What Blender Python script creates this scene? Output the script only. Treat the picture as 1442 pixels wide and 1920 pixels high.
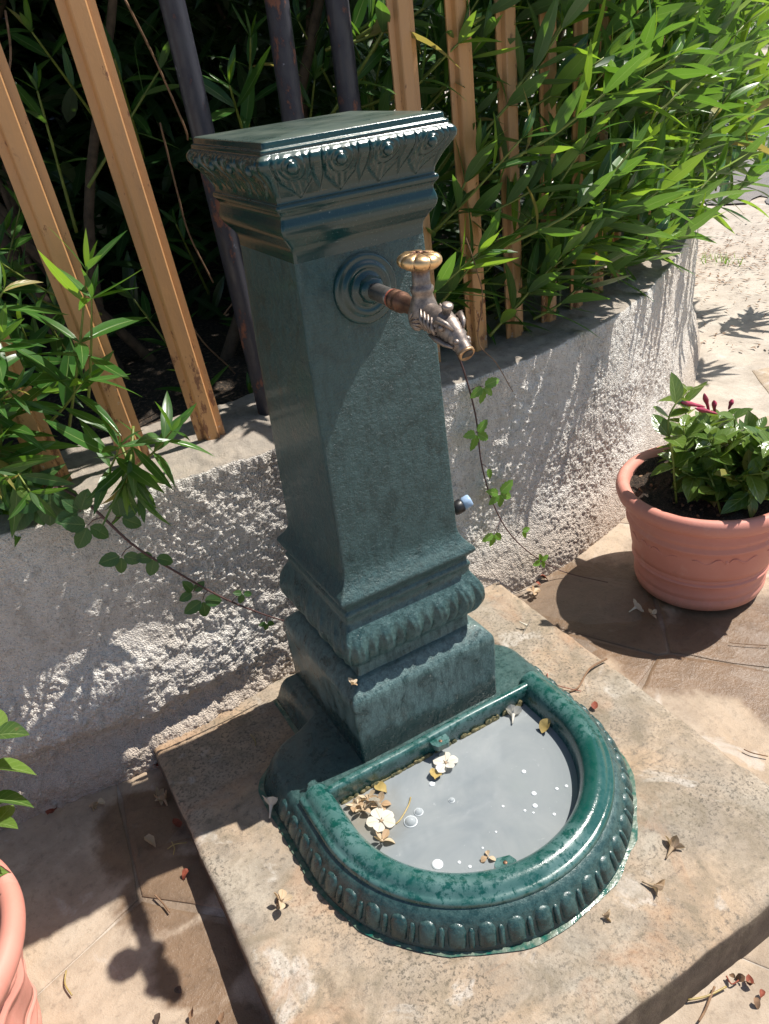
import bpy, bmesh, math, random
import numpy as np
from mathutils import Vector, Matrix, Quaternion

for _o in list(bpy.data.objects):
    bpy.data.objects.remove(_o)
random.seed(7)
RNG = np.random.default_rng(11)
SC = bpy.context.scene
COL = SC.collection

# ------------------------------------------------------------------ camera, sky, sun, exposure
CAM = np.array([-0.54640563, -1.16638769, 1.23531549])
RT = np.array([0.85836236, -0.50054464, -0.11255717])
UP = np.array([0.3392, 0.38908333, 0.85647973])
FW = np.array([0.38491222, 0.77334935, -0.50375923])
FPX = 1492.257
cd = bpy.data.cameras.new('camera')
cd.sensor_fit = 'HORIZONTAL'; cd.sensor_width = 36.0
cd.lens = 36.0 * FPX / 1442.0
cd.clip_start = 0.02; cd.clip_end = 500
cam = bpy.data.objects.new('camera', cd); COL.objects.link(cam)
cam.matrix_world = Matrix(((RT[0], UP[0], -FW[0], CAM[0]), (RT[1], UP[1], -FW[1], CAM[1]),
                           (RT[2], UP[2], -FW[2], CAM[2]), (0, 0, 0, 1)))
SC.camera = cam

SUN = Vector((0.531, -0.062, 0.845)).normalized()
world = bpy.data.worlds.new('World'); SC.world = world; world.use_nodes = True
wn = world.node_tree.nodes; wl = world.node_tree.links
bg = wn['Background']; sky = wn.new('ShaderNodeTexSky'); sky.sky_type = 'NISHITA'
sky.sun_disc = False
sky.sun_elevation = math.asin(SUN.z)
sky.sun_rotation = math.atan2(SUN.x, SUN.y)
wl.new(sky.outputs['Color'], bg.inputs['Color']); bg.inputs['Strength'].default_value = 0.085
sl = bpy.data.lights.new('sun', 'SUN'); sl.energy = 5.0; sl.angle = math.radians(0.53); sl.color = (1.0, 0.95, 0.87)
so = bpy.data.objects.new('sun', sl); COL.objects.link(so)
so.rotation_euler = SUN.to_track_quat('Z', 'Y').to_euler()
SC.view_settings.view_transform = 'Standard'; SC.view_settings.look = 'None'
SC.view_settings.exposure = 0.52; SC.view_settings.gamma = 1.0
SC.render.engine = 'CYCLES'
SC.cycles.max_bounces = 8

# ------------------------------------------------------------------ helpers
def ray(px, py):
    return RT * (px - 721) / FPX - UP * (py - 960) / FPX + FW
def at_y(px, py, Y):
    d = ray(px, py); return Vector(CAM + d * (Y - CAM[1]) / d[1])
def at_z(px, py, Z):
    d = ray(px, py); return Vector(CAM + d * (Z - CAM[2]) / d[2])
def lerp(a, b, t): return a + (b - a) * t
def sstep(a, b, x):
    t = np.clip((x - a) / (b - a), 0, 1); return t * t * (3 - 2 * t)

def _hash(ix, iy, iz, seed):
    h = (ix.astype(np.int64) * 374761393 + iy.astype(np.int64) * 668265263 + iz.astype(np.int64) * 1274126177 + seed * 974634777) & 0xFFFFFFFF
    h = ((h ^ (h >> 13)) * 1274126177) & 0xFFFFFFFF
    h = h ^ (h >> 16)
    return (h & 0xFFFFFF) / float(0xFFFFFF)
def vnoise(x, y, z=0.0, seed=0):
    x = np.asarray(x, float); y = np.asarray(y, float); z = np.zeros_like(x) + z
    ix, iy, iz = np.floor(x), np.floor(y), np.floor(z)
    fx, fy, fz = x - ix, y - iy, z - iz
    fx, fy, fz = fx * fx * (3 - 2 * fx), fy * fy * (3 - 2 * fy), fz * fz * (3 - 2 * fz)
    r = 0
    for a in (0, 1):
        for b in (0, 1):
            for c in (0, 1):
                w = (fx if a else 1 - fx) * (fy if b else 1 - fy) * (fz if c else 1 - fz)
                r = r + w * _hash(ix + a, iy + b, iz + c, seed)
    return r
def fbm(x, y, z=0.0, o=4, seed=0):
    r, a, t = 0, 0.5, 0
    for k in range(o):
        r = r + a * vnoise(x * 2 ** k, y * 2 ** k, np.asarray(z) * 2 ** k, seed + k); t += a; a *= 0.5
    return r / t
def blobs(x, y, seed=0, rmin=0.35, rmax=0.75):
    """rounded lumps, one per jittered lattice cell"""
    ix, iy = np.floor(x), np.floor(y); best = np.zeros_like(x)
    for a in (-1, 0, 1):
        for b in (-1, 0, 1):
            cx, cy = ix + a, iy + b; zz = np.zeros_like(cx)
            jx = cx + _hash(cx, cy, zz, seed); jy = cy + _hash(cx, cy, zz, seed + 1)
            r = rmin + (rmax - rmin) * _hash(cx, cy, zz, seed + 2)
            d2 = ((x - jx) ** 2 + (y - jy) ** 2) / (r * r)
            best = np.maximum(best, np.sqrt(np.clip(1 - d2, 0, 1)) * r)
    return best

def tag(o, label=None, cat=None, group=None, kind=None):
    if label: o['label'] = label
    if cat: o['category'] = cat
    if group: o['group'] = group
    if kind: o['kind'] = kind
    return o
def empty(name, loc=(0, 0, 0), rz=0.0):
    o = bpy.data.objects.new(name, None); o.empty_display_size = 0.05
    o.location = loc; o.rotation_euler = (0, 0, rz); COL.objects.link(o); return o
def link(name, me, mat=None, parent=None, smooth=True):
    if mat is not None and len(me.materials) == 0: me.materials.append(mat)
    if smooth and len(me.polygons): me.polygons.foreach_set('use_smooth', [True] * len(me.polygons))
    o = bpy.data.objects.new(name, me); COL.objects.link(o)
    if parent is not None: o.parent = parent
    return o
def mesh(name, V, Fc, uv=None):
    me = bpy.data.meshes.new(name)
    me.from_pydata([tuple(map(float, v)) for v in V], [], [tuple(map(int, f)) for f in Fc]); me.update()
    if uv is not None:
        l = me.uv_layers.new(name='UVMap'); li = np.zeros(len(me.loops), np.int32); me.loops.foreach_get('vertex_index', li)
        l.data.foreach_set('uv', np.asarray(uv, np.float32)[li].ravel())
    return me
def grid_faces(nu, nv, wrap_u=False, off=0):
    F = []
    mu = nu if wrap_u else nu - 1
    i = np.arange(mu)[:, None]; j = np.arange(nv - 1)[None, :]
    i2 = (i + 1) % nu
    a = i * nv + j; b = i2 * nv + j; c = i2 * nv + j + 1; d = i * nv + j + 1
    return (np.stack([a, b, c, d], -1).reshape(-1, 4) + off).tolist()
def big_mesh(name, P, faces):
    """P (n,3) array, faces (m,4) array -> mesh quickly"""
    me = bpy.data.meshes.new(name); faces = np.asarray(faces, np.int32)
    me.vertices.add(len(P)); me.vertices.foreach_set('co', np.asarray(P, np.float32).ravel())
    k = faces.shape[1]
    me.loops.add(faces.size); me.loops.foreach_set('vertex_index', faces.ravel())
    me.polygons.add(len(faces)); me.polygons.foreach_set('loop_start', np.arange(0, faces.size, k, dtype=np.int32))
    me.update(calc_edges=True); me.validate(); return me
class MB:
    """collects shapes into one mesh"""
    def __init__(s): s.V = []; s.F = []
    def add(s, V, F):
        o = len(s.V); s.V += [tuple(v) for v in V]; s.F += [tuple(i + o for i in f) for f in F]; return s
    def box(s, c, d, rot=None):
        V = [Vector((x * d[0] / 2, y * d[1] / 2, z * d[2] / 2)) for x in (-1, 1) for y in (-1, 1) for z in (-1, 1)]
        if rot is not None: V = [rot @ v for v in V]
        V = [v + Vector(c) for v in V]
        return s.add(V, [(0, 1, 3, 2), (4, 6, 7, 5), (0, 4, 5, 1), (2, 3, 7, 6), (0, 2, 6, 4), (1, 5, 7, 3)])
    def tube(s, pts, rad, n=8, cap=True):
        pts = [Vector(p) for p in pts]; m = len(pts)
        if not hasattr(rad, '__len__'): rad = [rad] * m
        V = []; prev = None
        for i, p in enumerate(pts):
            t = (pts[min(i + 1, m - 1)] - pts[max(i - 1, 0)]).normalized()
            if prev is None: prev = t.orthogonal().normalized()
            a = (prev - t * prev.dot(t)).normalized(); b = t.cross(a); prev = a
            for k in range(n):
                q = 2 * math.pi * k / n
                V.append(p + (a * math.cos(q) + b * math.sin(q)) * rad[i])
        F = [(i * n + k, i * n + (k + 1) % n, (i + 1) * n + (k + 1) % n, (i + 1) * n + k) for i in range(m - 1) for k in range(n)]
        if cap: F += [tuple(range(n - 1, -1, -1)), tuple((m - 1) * n + k for k in range(n))]
        return s.add(V, F)
    def lathe(s, prof, n=32, M=None, fn=None):
        V = []
        for k in range(n):
            q = 2 * math.pi * k / n
            for r, z in prof:
                rr = r if fn is None else r + fn(q, r, z)
                v = Vector((rr * math.cos(q), rr * math.sin(q), z))
                V.append(M @ v if M is not None else v)
        return s.add(V, grid_faces(n, len(prof), True))
    def ball(s, c, r, nu=10, nv=7):
        r = r if hasattr(r, '__len__') else (r, r, r)
        prof = [(math.sin(math.pi * j / (nv - 1)), -math.cos(math.pi * j / (nv - 1))) for j in range(nv)]
        M = Matrix.Translation(c) @ Matrix.Diagonal((r[0], r[1], r[2], 1))
        return s.lathe(prof, nu, M)
    def build(s, name, mat, parent=None, smooth=True):
        me = mesh(name, s.V, s.F)
        bm = bmesh.new(); bm.from_mesh(me); bmesh.ops.remove_doubles(bm, verts=bm.verts, dist=1e-6)
        bmesh.ops.recalc_face_normals(bm, faces=bm.faces); bm.to_mesh(me); bm.free()
        return link(name, me, mat, parent, smooth)
def autosmooth(o, deg=40):
    me = o.data
    bm = bmesh.new(); bm.from_mesh(me)
    for e in bm.edges:
        if len(e.link_faces) == 2 and e.calc_face_angle(0) > math.radians(deg): e.smooth = False
    bm.to_mesh(me); bm.free(); return o
def catmull(pts, n=8):
    P = [Vector(p) for p in pts]; out = []
    for i in range(len(P) - 1):
        a = P[max(i - 1, 0)]; b = P[i]; c = P[i + 1]; d = P[min(i + 2, len(P) - 1)]
        for k in range(n):
            t = k / n
            out.append(0.5 * ((2 * b) + (c - a) * t + (2 * a - 5 * b + 4 * c - d) * t * t + (3 * b - a - 3 * c + d) * t ** 3))
    out.append(P[-1]); return out

# ------------------------------------------------------------------ materials
class NT:
    def __init__(s, name):
        s.m = bpy.data.materials.new(name); s.m.use_nodes = True
        s.t = s.m.node_tree; s.n = s.t.nodes; s.b = s.n['Principled BSDF']; s.out = s.n['Material Output']
        s.co = s.n.new('ShaderNodeTexCoord'); s.geo = s.n.new('ShaderNodeNewGeometry')
        s.pos = s.geo.outputs['Position']; s.obj = s.co.outputs['Object']
    def set(s, sock, v):
        if hasattr(v, 'is_output'): s.t.links.new(v, sock)
        elif isinstance(v, (tuple, list)) and sock.type == 'RGBA' and len(v) == 3: sock.default_value = (*v, 1)
        else: sock.default_value = v
    def P(s, **kw):
        for k, v in kw.items():
            s.set(s.b.inputs[{'col': 'Base Color', 'rough': 'Roughness', 'metal': 'Metallic', 'nrm': 'Normal', 'coat': 'Coat Weight',
                              'coatr': 'Coat Roughness', 'spec': 'Specular IOR Level', 'trans': 'Transmission Weight', 'ior': 'IOR', 'alpha': 'Alpha',
                              'sss': 'Subsurface Weight'}[k]], v)
        return s
    def noise(s, scale, detail=5, rough=0.55, co=None, dist=0.0, stretch=None):
        n = s.n.new('ShaderNodeTexNoise'); n.inputs['Scale'].default_value = scale; n.inputs['Detail'].default_value = detail
        n.inputs['Roughness'].default_value = rough; n.inputs['Distortion'].default_value = dist
        c = co if co is not None else s.pos
        if stretch:
            mp = s.n.new('ShaderNodeMapping'); mp.inputs['Scale'].default_value = stretch; s.t.links.new(c, mp.inputs['Vector']); c = mp.outputs['Vector']
        s.t.links.new(c, n.inputs['Vector']); return n.outputs['Fac']
    def voro(s, scale, co=None, feat='F1', out='Distance', rand=1.0):
        n = s.n.new('ShaderNodeTexVoronoi'); n.feature = feat; n.inputs['Scale'].default_value = scale; n.inputs['Randomness'].default_value = rand
        s.t.links.new(co if co is not None else s.pos, n.inputs['Vector']); return n.outputs[out]
    def ramp(s, fac, *stops, interp='LINEAR'):
        r = s.n.new('ShaderNodeValToRGB'); e = r.color_ramp.elements; r.color_ramp.interpolation = interp
        while len(e) < len(stops): e.new(0.5)
        for k, (p, c) in enumerate(stops):
            e[k].position = p; e[k].color = (c, c, c, 1) if not hasattr(c, '__len__') else (*c, 1)
        s.set(r.inputs['Fac'], fac); return r.outputs['Color']
    def mix(s, f, a, b, mode='MIX'):
        m = s.n.new('ShaderNodeMix'); m.data_type = 'RGBA'; m.blend_type = mode
        s.set(m.inputs[0], f); s.set(m.inputs[6], a); s.set(m.inputs[7], b); return m.outputs[2]
    def math(s, op, a, b=0.0, c=None):
        m = s.n.new('ShaderNodeMath'); m.operation = op; s.set(m.inputs[0], a); s.set(m.inputs[1], b)
        if c is not None: s.set(m.inputs[2], c)
        return m.outputs[0]
    def mapr(s, v, a, b, c=0.0, d=1.0):
        m = s.n.new('ShaderNodeMapRange'); m.interpolation_type = 'SMOOTHSTEP'
        for i, x in enumerate((v, a, b, c, d)): s.set(m.inputs[i], x)
        return m.outputs[0]
    def sep(s, v=None):
        x = s.n.new('ShaderNodeSeparateXYZ'); s.t.links.new(v if v is not None else s.pos, x.inputs[0]); return x.outputs
    def bump(s, h, strength=0.5, dist=0.002, nrm=None):
        b = s.n.new('ShaderNodeBump'); b.inputs['Strength'].default_value = strength; b.inputs['Distance'].default_value = dist
        s.set(b.inputs['Height'], h)
        if nrm is not None: s.t.links.new(nrm, b.inputs['Normal'])
        return b.outputs['Normal']
    def rnd(s):
        o = s.n.new('ShaderNodeObjectInfo'); return o.outputs['Random']
    def uv(s):
        return s.sep(s.co.outputs['UV'])

def dist_xy(n, x, y):
    X = n.sep()
    return n.math('SQRT', n.math('ADD', n.math('POWER', n.math('SUBTRACT', X[0], x), 2.0), n.math('POWER', n.math('SUBTRACT', X[1], y), 2.0)))

def stone_mat(name, base, dark, warm, wets=(), seed=0.0, rnd=True, lichen=0.5, speck=0.0):
    n = NT(name)
    big = n.noise(2.6, 5, 0.6, dist=0.8); mid = n.noise(11, 6, 0.65, dist=0.5); fine = n.noise(70, 5, 0.7); vf = n.noise(420, 3, 0.7)
    c = n.mix(n.ramp(big, (0.35, 0.0), (0.68, 1.0)), base, warm)
    c = n.mix(n.math('MULTIPLY', n.ramp(mid, (0.42, 0.0), (0.66, 1.0)), 0.7), c, dark)
    c = n.mix(n.math('MULTIPLY', n.ramp(fine, (0.54, 0.0), (0.68, 1.0)), lichen), c, tuple(x * 0.42 for x in dark))
    pale = n.noise(5.2, 6, 0.62, dist=1.2, stretch=(1, 1, 1.0))
    c = n.mix(n.math('MULTIPLY', n.ramp(pale, (0.6, 0.0), (0.66, 1.0)), 0.55), c, (0.56, 0.52, 0.47))
    c = n.mix(n.math('MULTIPLY', n.ramp(vf, (0.3, 0.0), (0.75, 1.0)), 0.25), c, n.mix(0.5, c, (0.7, 0.66, 0.6)))
    if speck:
        zone = n.ramp(n.noise(4.5, 4, 0.6, dist=0.6), (0.38, 0.0), (0.6, 1.0)); dots = n.ramp(n.noise(150, 4, 0.75), (0.52, 0.0), (0.6, 1.0))
        c = n.mix(n.math('MULTIPLY', n.math('MULTIPLY', zone, dots), speck), c, (0.075, 0.066, 0.05))
        rust = n.ramp(n.noise(3.1, 5, 0.65, dist=1.5), (0.52, 0.0), (0.66, 0.55)); c = n.mix(rust, c, (0.36, 0.19, 0.095))
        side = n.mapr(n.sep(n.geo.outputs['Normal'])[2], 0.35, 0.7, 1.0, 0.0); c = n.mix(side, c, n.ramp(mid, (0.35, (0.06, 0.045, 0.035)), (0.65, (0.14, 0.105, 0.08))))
        c = n.mix(n.math('MULTIPLY', n.ramp(n.noise(13, 7, 0.72, dist=1.0), (0.47, 0.0), (0.64, 1.0)), 0.6), c, (0.19, 0.155, 0.105))
    if rnd: c = n.mix(n.math('MULTIPLY', n.rnd(), 0.35), c, n.mix(0.6, c, (0.36, 0.25, 0.17)))
    rough = n.ramp(mid, (0.3, 0.75), (0.8, 0.92))
    wet = None
    for (x, y, r0, r1) in wets:
        d = n.math('ADD', dist_xy(n, x, y), n.math('MULTIPLY', n.math('SUBTRACT', n.noise(9, 5, 0.6), 0.5), r1 * 1.3))
        w = n.mapr(d, r0, r0 + r1 * 0.32, 1.0, 0.0)
        wet = w if wet is None else n.math('MAXIMUM', wet, w)
    if wet is not None:
        c = n.mix(n.math('MULTIPLY', wet, 0.85), c, n.mix(1.0, c, (0.36, 0.27, 0.20), 'MULTIPLY'))
        rough = n.mix(n.math('MULTIPLY', wet, 0.75), rough, (0.18, 0.18, 0.18))
    h = n.math('ADD', n.math('MULTIPLY', mid, 1.2), n.math('ADD', n.math('MULTIPLY', fine, 0.6), n.math('MULTIPLY', vf, 0.25)))
    n.P(col=c, rough=rough, nrm=n.bump(h, 0.55, 0.006), spec=0.4)
    return n.m

M = {}
WET = [(0.62, 0.03, 0.18, 0.2), (0.78, -0.24, 0.16, 0.2), (0.92, -0.52, 0.11, 0.12), (0.60, -0.16, 0.10, 0.12), (0.70, -0.42, 0.06, 0.1), (-0.55, 0.06, 0.10, 0.14), (-0.56, -0.10, 0.07, 0.10), (-0.55, -0.26, 0.07, 0.08), (-0.56, -0.42, 0.08, 0.09), (-0.58, -0.58, 0.08, 0.1), (0.35, -1.0, 0.12, 0.15)]
M['stone'] = stone_mat('paving_stone', (0.43, 0.355, 0.275), (0.225, 0.175, 0.125), (0.43, 0.31, 0.20), WET, lichen=0.4)
M['mortar'] = stone_mat('pavement_concrete', (0.48, 0.425, 0.36), (0.29, 0.245, 0.2), (0.45, 0.375, 0.30), WET, rnd=False, lichen=0.35)
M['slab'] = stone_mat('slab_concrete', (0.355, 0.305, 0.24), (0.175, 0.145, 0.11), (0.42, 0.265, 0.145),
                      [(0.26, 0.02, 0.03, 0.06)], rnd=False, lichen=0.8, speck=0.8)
def asphalt():
    n = NT('asphalt'); a = n.noise(3, 4); b = n.noise(160, 4, 0.7)
    c = n.ramp(b, (0.3, (0.085, 0.08, 0.08)), (0.7, (0.27, 0.25, 0.24)))
    c = n.mix(n.ramp(a, (0.4, 0.0), (0.7, 0.5)), c, (0.33, 0.29, 0.25))
    n.P(col=c, rough=0.85, nrm=n.bump(b, 0.8, 0.006)); return n.m
M['asphalt'] = asphalt()
def soil(name, a, b, sc=60):
    n = NT(name); f = n.noise(sc, 7, 0.7); g = n.noise(sc * 4, 5, 0.7)
    n.P(col=n.mix(n.ramp(g, (0.52, 0.0), (0.68, 1.0)), n.ramp(f, (0.3, a), (0.7, b)), (0.24, 0.16, 0.105)), rough=0.95, nrm=n.bump(n.math('ADD', f, g), 1.0, 0.012)); return n.m
M['soil'] = soil('garden_soil', (0.022, 0.016, 0.012), (0.085, 0.06, 0.042))
M['bed'] = soil('bed_soil', (0.02, 0.015, 0.011), (0.06, 0.045, 0.032), 25)
def wallmat():
    n = NT('roughcast_plaster'); X = n.sep()
    a = n.noise(4, 5, 0.6, dist=0.6); b = n.noise(38, 6, 0.65); c = n.noise(190, 4, 0.7); v = n.voro(150)
    col = n.mix(n.ramp(a, (0.35, 0.0), (0.7, 1.0)), (0.80, 0.77, 0.72), (0.72, 0.655, 0.585))
    col = n.mix(n.math('MULTIPLY', n.ramp(b, (0.5, 0.0), (0.74, 1.0)), 0.5), col, (0.3, 0.25, 0.21))
    col = n.mix(n.math('MULTIPLY', n.ramp(c, (0.56, 0.0), (0.66, 1.0)), 0.55), col, (0.14, 0.12, 0.105))
    base = n.mapr(n.math('ADD', X[2], n.math('MULTIPLY', a, 0.12)), 0.05, 0.22, 1.0, 0.0)
    col = n.mix(n.math('MULTIPLY', base, 0.55), col, (0.46, 0.345, 0.25))
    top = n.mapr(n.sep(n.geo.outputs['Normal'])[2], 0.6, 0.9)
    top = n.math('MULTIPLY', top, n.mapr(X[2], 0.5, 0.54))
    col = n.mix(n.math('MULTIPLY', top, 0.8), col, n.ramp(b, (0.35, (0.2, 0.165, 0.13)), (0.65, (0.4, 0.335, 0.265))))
    damp = n.ramp(n.noise(7, 6, 0.7, stretch=(1, 1, 0.3)), (0.56, 0.0), (0.7, 0.45)); col = n.mix(damp, col, (0.34, 0.29, 0.245))
    n.P(col=col, rough=0.92, nrm=n.bump(n.math('ADD', n.math('MULTIPLY', n.voro(270), n.math('MULTIPLY_ADD', top, 0.75, -0.9)), n.math('ADD', n.math('MULTIPLY', n.noise(430, 3, 0.7), 0.7), n.math('MULTIPLY', b, 0.5))), 1.0, 0.0048), spec=0.2); return n.m
M['wall'] = wallmat()

def enamel(name, chalk_lo, chalk_hi, amt, drip=False, bumpy=0.35, dusty=0.5, rough=0.22, chalk=(0.07, 0.15, 0.145), bd=0.0022, cover=0.0):
    """dark green gloss paint on cast iron with a chalky water film"""
    n = NT(name); X = n.sep(); N = n.sep(n.geo.outputs['Normal'])
    base = n.mix(n.noise(7, 4), (0.002, 0.026, 0.028), (0.004, 0.037, 0.039))
    fine = n.noise(330, 4, 0.7); mid = n.noise(24, 7, 0.68, dist=0.4); lines = n.noise(90, 5, 0.7, stretch=(1, 1, 0.25) if drip else None)
    h = n.mapr(n.math('ADD', X[2], n.math('MULTIPLY', n.math('SUBTRACT', n.noise(16, 5, 0.6, stretch=(1, 1, 0.35)), 0.5), 0.13)), chalk_lo, chalk_hi)
    m = n.math('MULTIPLY', n.math('MULTIPLY', h, n.ramp(mid, (0.36, cover), (0.47, 1.0))), n.ramp(lines, (0.34, max(0.1, cover)), (0.56, 1.0)))
    m = n.math('MULTIPLY', m, n.ramp(n.noise(480, 3, 0.75), (0.36, 0.35), (0.56, 1.0)))
    m = n.math('MULTIPLY', m, amt)
    speck = n.math('MULTIPLY', n.ramp(fine, (0.62, 0.0), (0.7, 1.0)), n.math('MULTIPLY', h, 0.25))
    dust = n.math('MULTIPLY', n.mapr(N[2], 0.55, 0.98), n.math('MULTIPLY', n.ramp(n.noise(9, 6, 0.7), (0.3, 0.3), (0.65, 1.0)), dusty))
    c = n.mix(m, base, chalk); c = n.mix(speck, c, (0.3, 0.36, 0.34)); c = n.mix(dust, c, (0.20, 0.225, 0.175))
    spots = n.math('MULTIPLY', n.ramp(n.voro(34), (0.0, 1.0), (0.055, 0.0)), n.ramp(n.noise(20, 2), (0.55, 0.0), (0.62, 0.6)))
    c = n.mix(spots, c, (0.42, 0.46, 0.42))
    r = n.mix(n.math('MAXIMUM', n.math('MULTIPLY', m, 0.8), dust), n.ramp(mid, (0.3, rough), (0.7, rough + 0.12)), (0.6, 0.6, 0.6))
    nb = n.math('ADD', n.math('MULTIPLY', fine, 0.35), n.math('ADD', n.math('MULTIPLY', n.noise(120, 5, 0.6), 0.5), n.math('MULTIPLY', n.noise(40, 3), 0.6)))
    n.P(col=c, rough=r, nrm=n.bump(nb, bumpy, bd), spec=0.55, coat=0.2, coatr=0.12); return n.m
M['cap'] = enamel('enamel_cap', 0.2, 0.3, 0.04, bumpy=0.22, dusty=0.6, rough=0.10)
M['shaft'] = enamel('enamel_shaft', 0.0, 0.3, 1.0, drip=True, bumpy=1.0, dusty=0.4, rough=0.26, chalk=(0.036, 0.096, 0.101), bd=0.008, cover=0.3)
M['plinth'] = enamel('enamel_plinth', 0.105, 0.122, 1.0, drip=True, bumpy=0.9, dusty=0.25, chalk=(0.11, 0.19, 0.19), bd=0.004, cover=0.05)
M['torus'] = enamel('enamel_torus', 0.1, 0.2, 0.8, bumpy=0.9, dusty=0.1, chalk=(0.070, 0.145, 0.145), bd=0.004, cover=0.15)
M['basin'] = enamel('enamel_basin', 0.0, 0.02, 0.55, bumpy=0.8, dusty=0.1, rough=0.18)
def rimmat():
    n = NT('enamel_rim'); X = n.sep()
    fine = n.noise(300, 4, 0.7); mid = n.noise(62, 8, 0.75, dist=0.3); big = n.noise(7, 3)
    wet = n.mapr(n.math('ADD', dist_xy(n, 0.16, -0.47), n.math('MULTIPLY', big, 0.1)), 0.14, 0.18, 1.0, 0.0)
    m = n.math('MULTIPLY', n.math('MULTIPLY', n.ramp(mid, (0.42, 0.0), (0.52, 1.0)), n.ramp(n.noise(12, 4), (0.35, 0.25), (0.6, 1.0))), n.math('SUBTRACT', 1.0, n.math('MULTIPLY', wet, 0.85)))
    c = n.mix(n.math('MULTIPLY', m, 0.62), (0.004, 0.060, 0.049), (0.105, 0.205, 0.20))
    c = n.mix(n.math('MULTIPLY', n.ramp(fine, (0.63, 0.0), (0.7, 1.0)), 0.2), c, (0.4, 0.45, 0.42))
    nb = n.math('ADD', n.math('MULTIPLY', fine, 0.3), n.math('MULTIPLY', n.noise(60, 4), 0.6))
    n.P(col=c, rough=n.mix(m, (0.14, 0.14, 0.14), (0.42, 0.42, 0.42)), nrm=n.bump(nb, 0.4, 0.002), spec=0.6, coat=0.3, coatr=0.1); return n.m
M['rim'] = rimmat()
def splash():
    n = NT('paint_spill'); f = n.noise(60, 5); n.P(col=n.mix(n.ramp(f, (0.35, 0.0), (0.6, 1.0)), (0.012, 0.10, 0.075), (0.12, 0.16, 0.115)), rough=n.ramp(f, (0.4, 0.12), (0.7, 0.5)), nrm=n.bump(f, 0.6, 0.003)); return n.m
M['spill'] = splash()
def simple(name, col, rough=0.6, var=0.25, sc=40, bump=0.3, metal=0.0, spec=0.5, coat=0.0, col2=None, dist=0.003):
    n = NT(name); f = n.noise(sc, 6, 0.65); c2 = col2 or tuple(x * (1 - var) for x in col)
    n.P(col=n.ramp(f, (0.35, col), (0.68, c2)), rough=rough, metal=metal, nrm=n.bump(f, bump, dist), spec=spec, coat=coat); return n.m
def slatmat():
    n = NT('ochre_paint'); X = n.sep()
    f = n.noise(9, 5, 0.6, stretch=(1, 1, 0.3)); g = n.noise(55, 7, 0.7, stretch=(1, 1, 0.45)); s = n.noise(130, 4, 0.7)
    c = n.mix(f, (0.58, 0.31, 0.125), (0.50, 0.25, 0.095))
    low = n.mapr(X[2], 0.9, 0.55, 0.0, 1.0)
    rust = n.ramp(n.math('ADD', g, n.math('MULTIPLY', low, 0.11)), (0.62, 0.0), (0.68, 1.0))
    c = n.mix(rust, c, n.mix(s, (0.13, 0.05, 0.03), (0.28, 0.12, 0.05)))
    plaster = n.ramp(n.math('ADD', n.noise(75, 5, 0.7), n.math('MULTIPLY', low, 0.12)), (0.735, 0.0), (0.76, 1.0))
    c = n.mix(plaster, c, (0.5, 0.48, 0.45))
    c = n.mix(n.ramp(n.noise(5, 5, 0.7, stretch=(3, 3, 0.5)), (0.45, 0.0), (0.75, 0.55)), c, (0.26, 0.165, 0.10)); c = n.mix(n.math('MULTIPLY', n.rnd(), 0.3), c, (0.40, 0.26, 0.15))
    n.P(col=c, rough=n.mix(rust, (0.42, 0.42, 0.42), (0.85, 0.85, 0.85)), nrm=n.bump(n.math('ADD', g, n.math('MULTIPLY', s, 0.4)), 0.45, 0.002)); return n.m
M['slat'] = slatmat()
def pipemat():
    n = NT('rusty_black_pipe'); g = n.noise(26, 7, 0.7, stretch=(1, 1, 0.5)); s = n.noise(120, 4, 0.7)
    c = n.mix(n.ramp(g, (0.57, 0.0), (0.63, 1.0)), (0.030, 0.030, 0.042), n.mix(s, (0.12, 0.045, 0.03), (0.23, 0.1, 0.06)))
    c = n.mix(n.ramp(n.noise(30, 6, 0.7), (0.68, 0.0), (0.71, 0.8)), c, (0.22, 0.23, 0.27))
    n.P(col=c, rough=n.ramp(g, (0.45, 0.35), (0.6, 0.85)), nrm=n.bump(g, 0.5, 0.003)); return n.m
M['pipe'] = pipemat()
def terracotta():
    n = NT('terracotta_plastic'); f = n.noise(6, 4); g = n.noise(300, 3, 0.7)
    c = n.mix(n.ramp(f, (0.3, 0.0), (0.7, 1.0)), (0.58, 0.225, 0.17), (0.64, 0.28, 0.22))
    dirt = n.ramp(n.noise(28, 7, 0.72), (0.6, 0.0), (0.75, 0.35))
    c = n.mix(dirt, c, (0.34, 0.17, 0.11))
    Z = n.sep()[2]; spl = n.mapr(n.math('ADD', Z, n.math('MULTIPLY', n.noise(45, 5, 0.7), 0.09)), -0.03, 0.05, 0.55, 0.0); c = n.mix(spl, c, (0.30, 0.19, 0.13))
    c = n.mix(n.ramp(n.noise(16, 7, 0.75, stretch=(1, 1, 0.4)), (0.56, 0.0), (0.72, 0.3)), c, (0.72, 0.52, 0.44))
    n.P(col=c, rough=0.56, nrm=n.bump(n.math('ADD', g, n.noise(30, 4)), 0.15, 0.0015), spec=0.35); return n.m
M['pot'] = terracotta()
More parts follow.
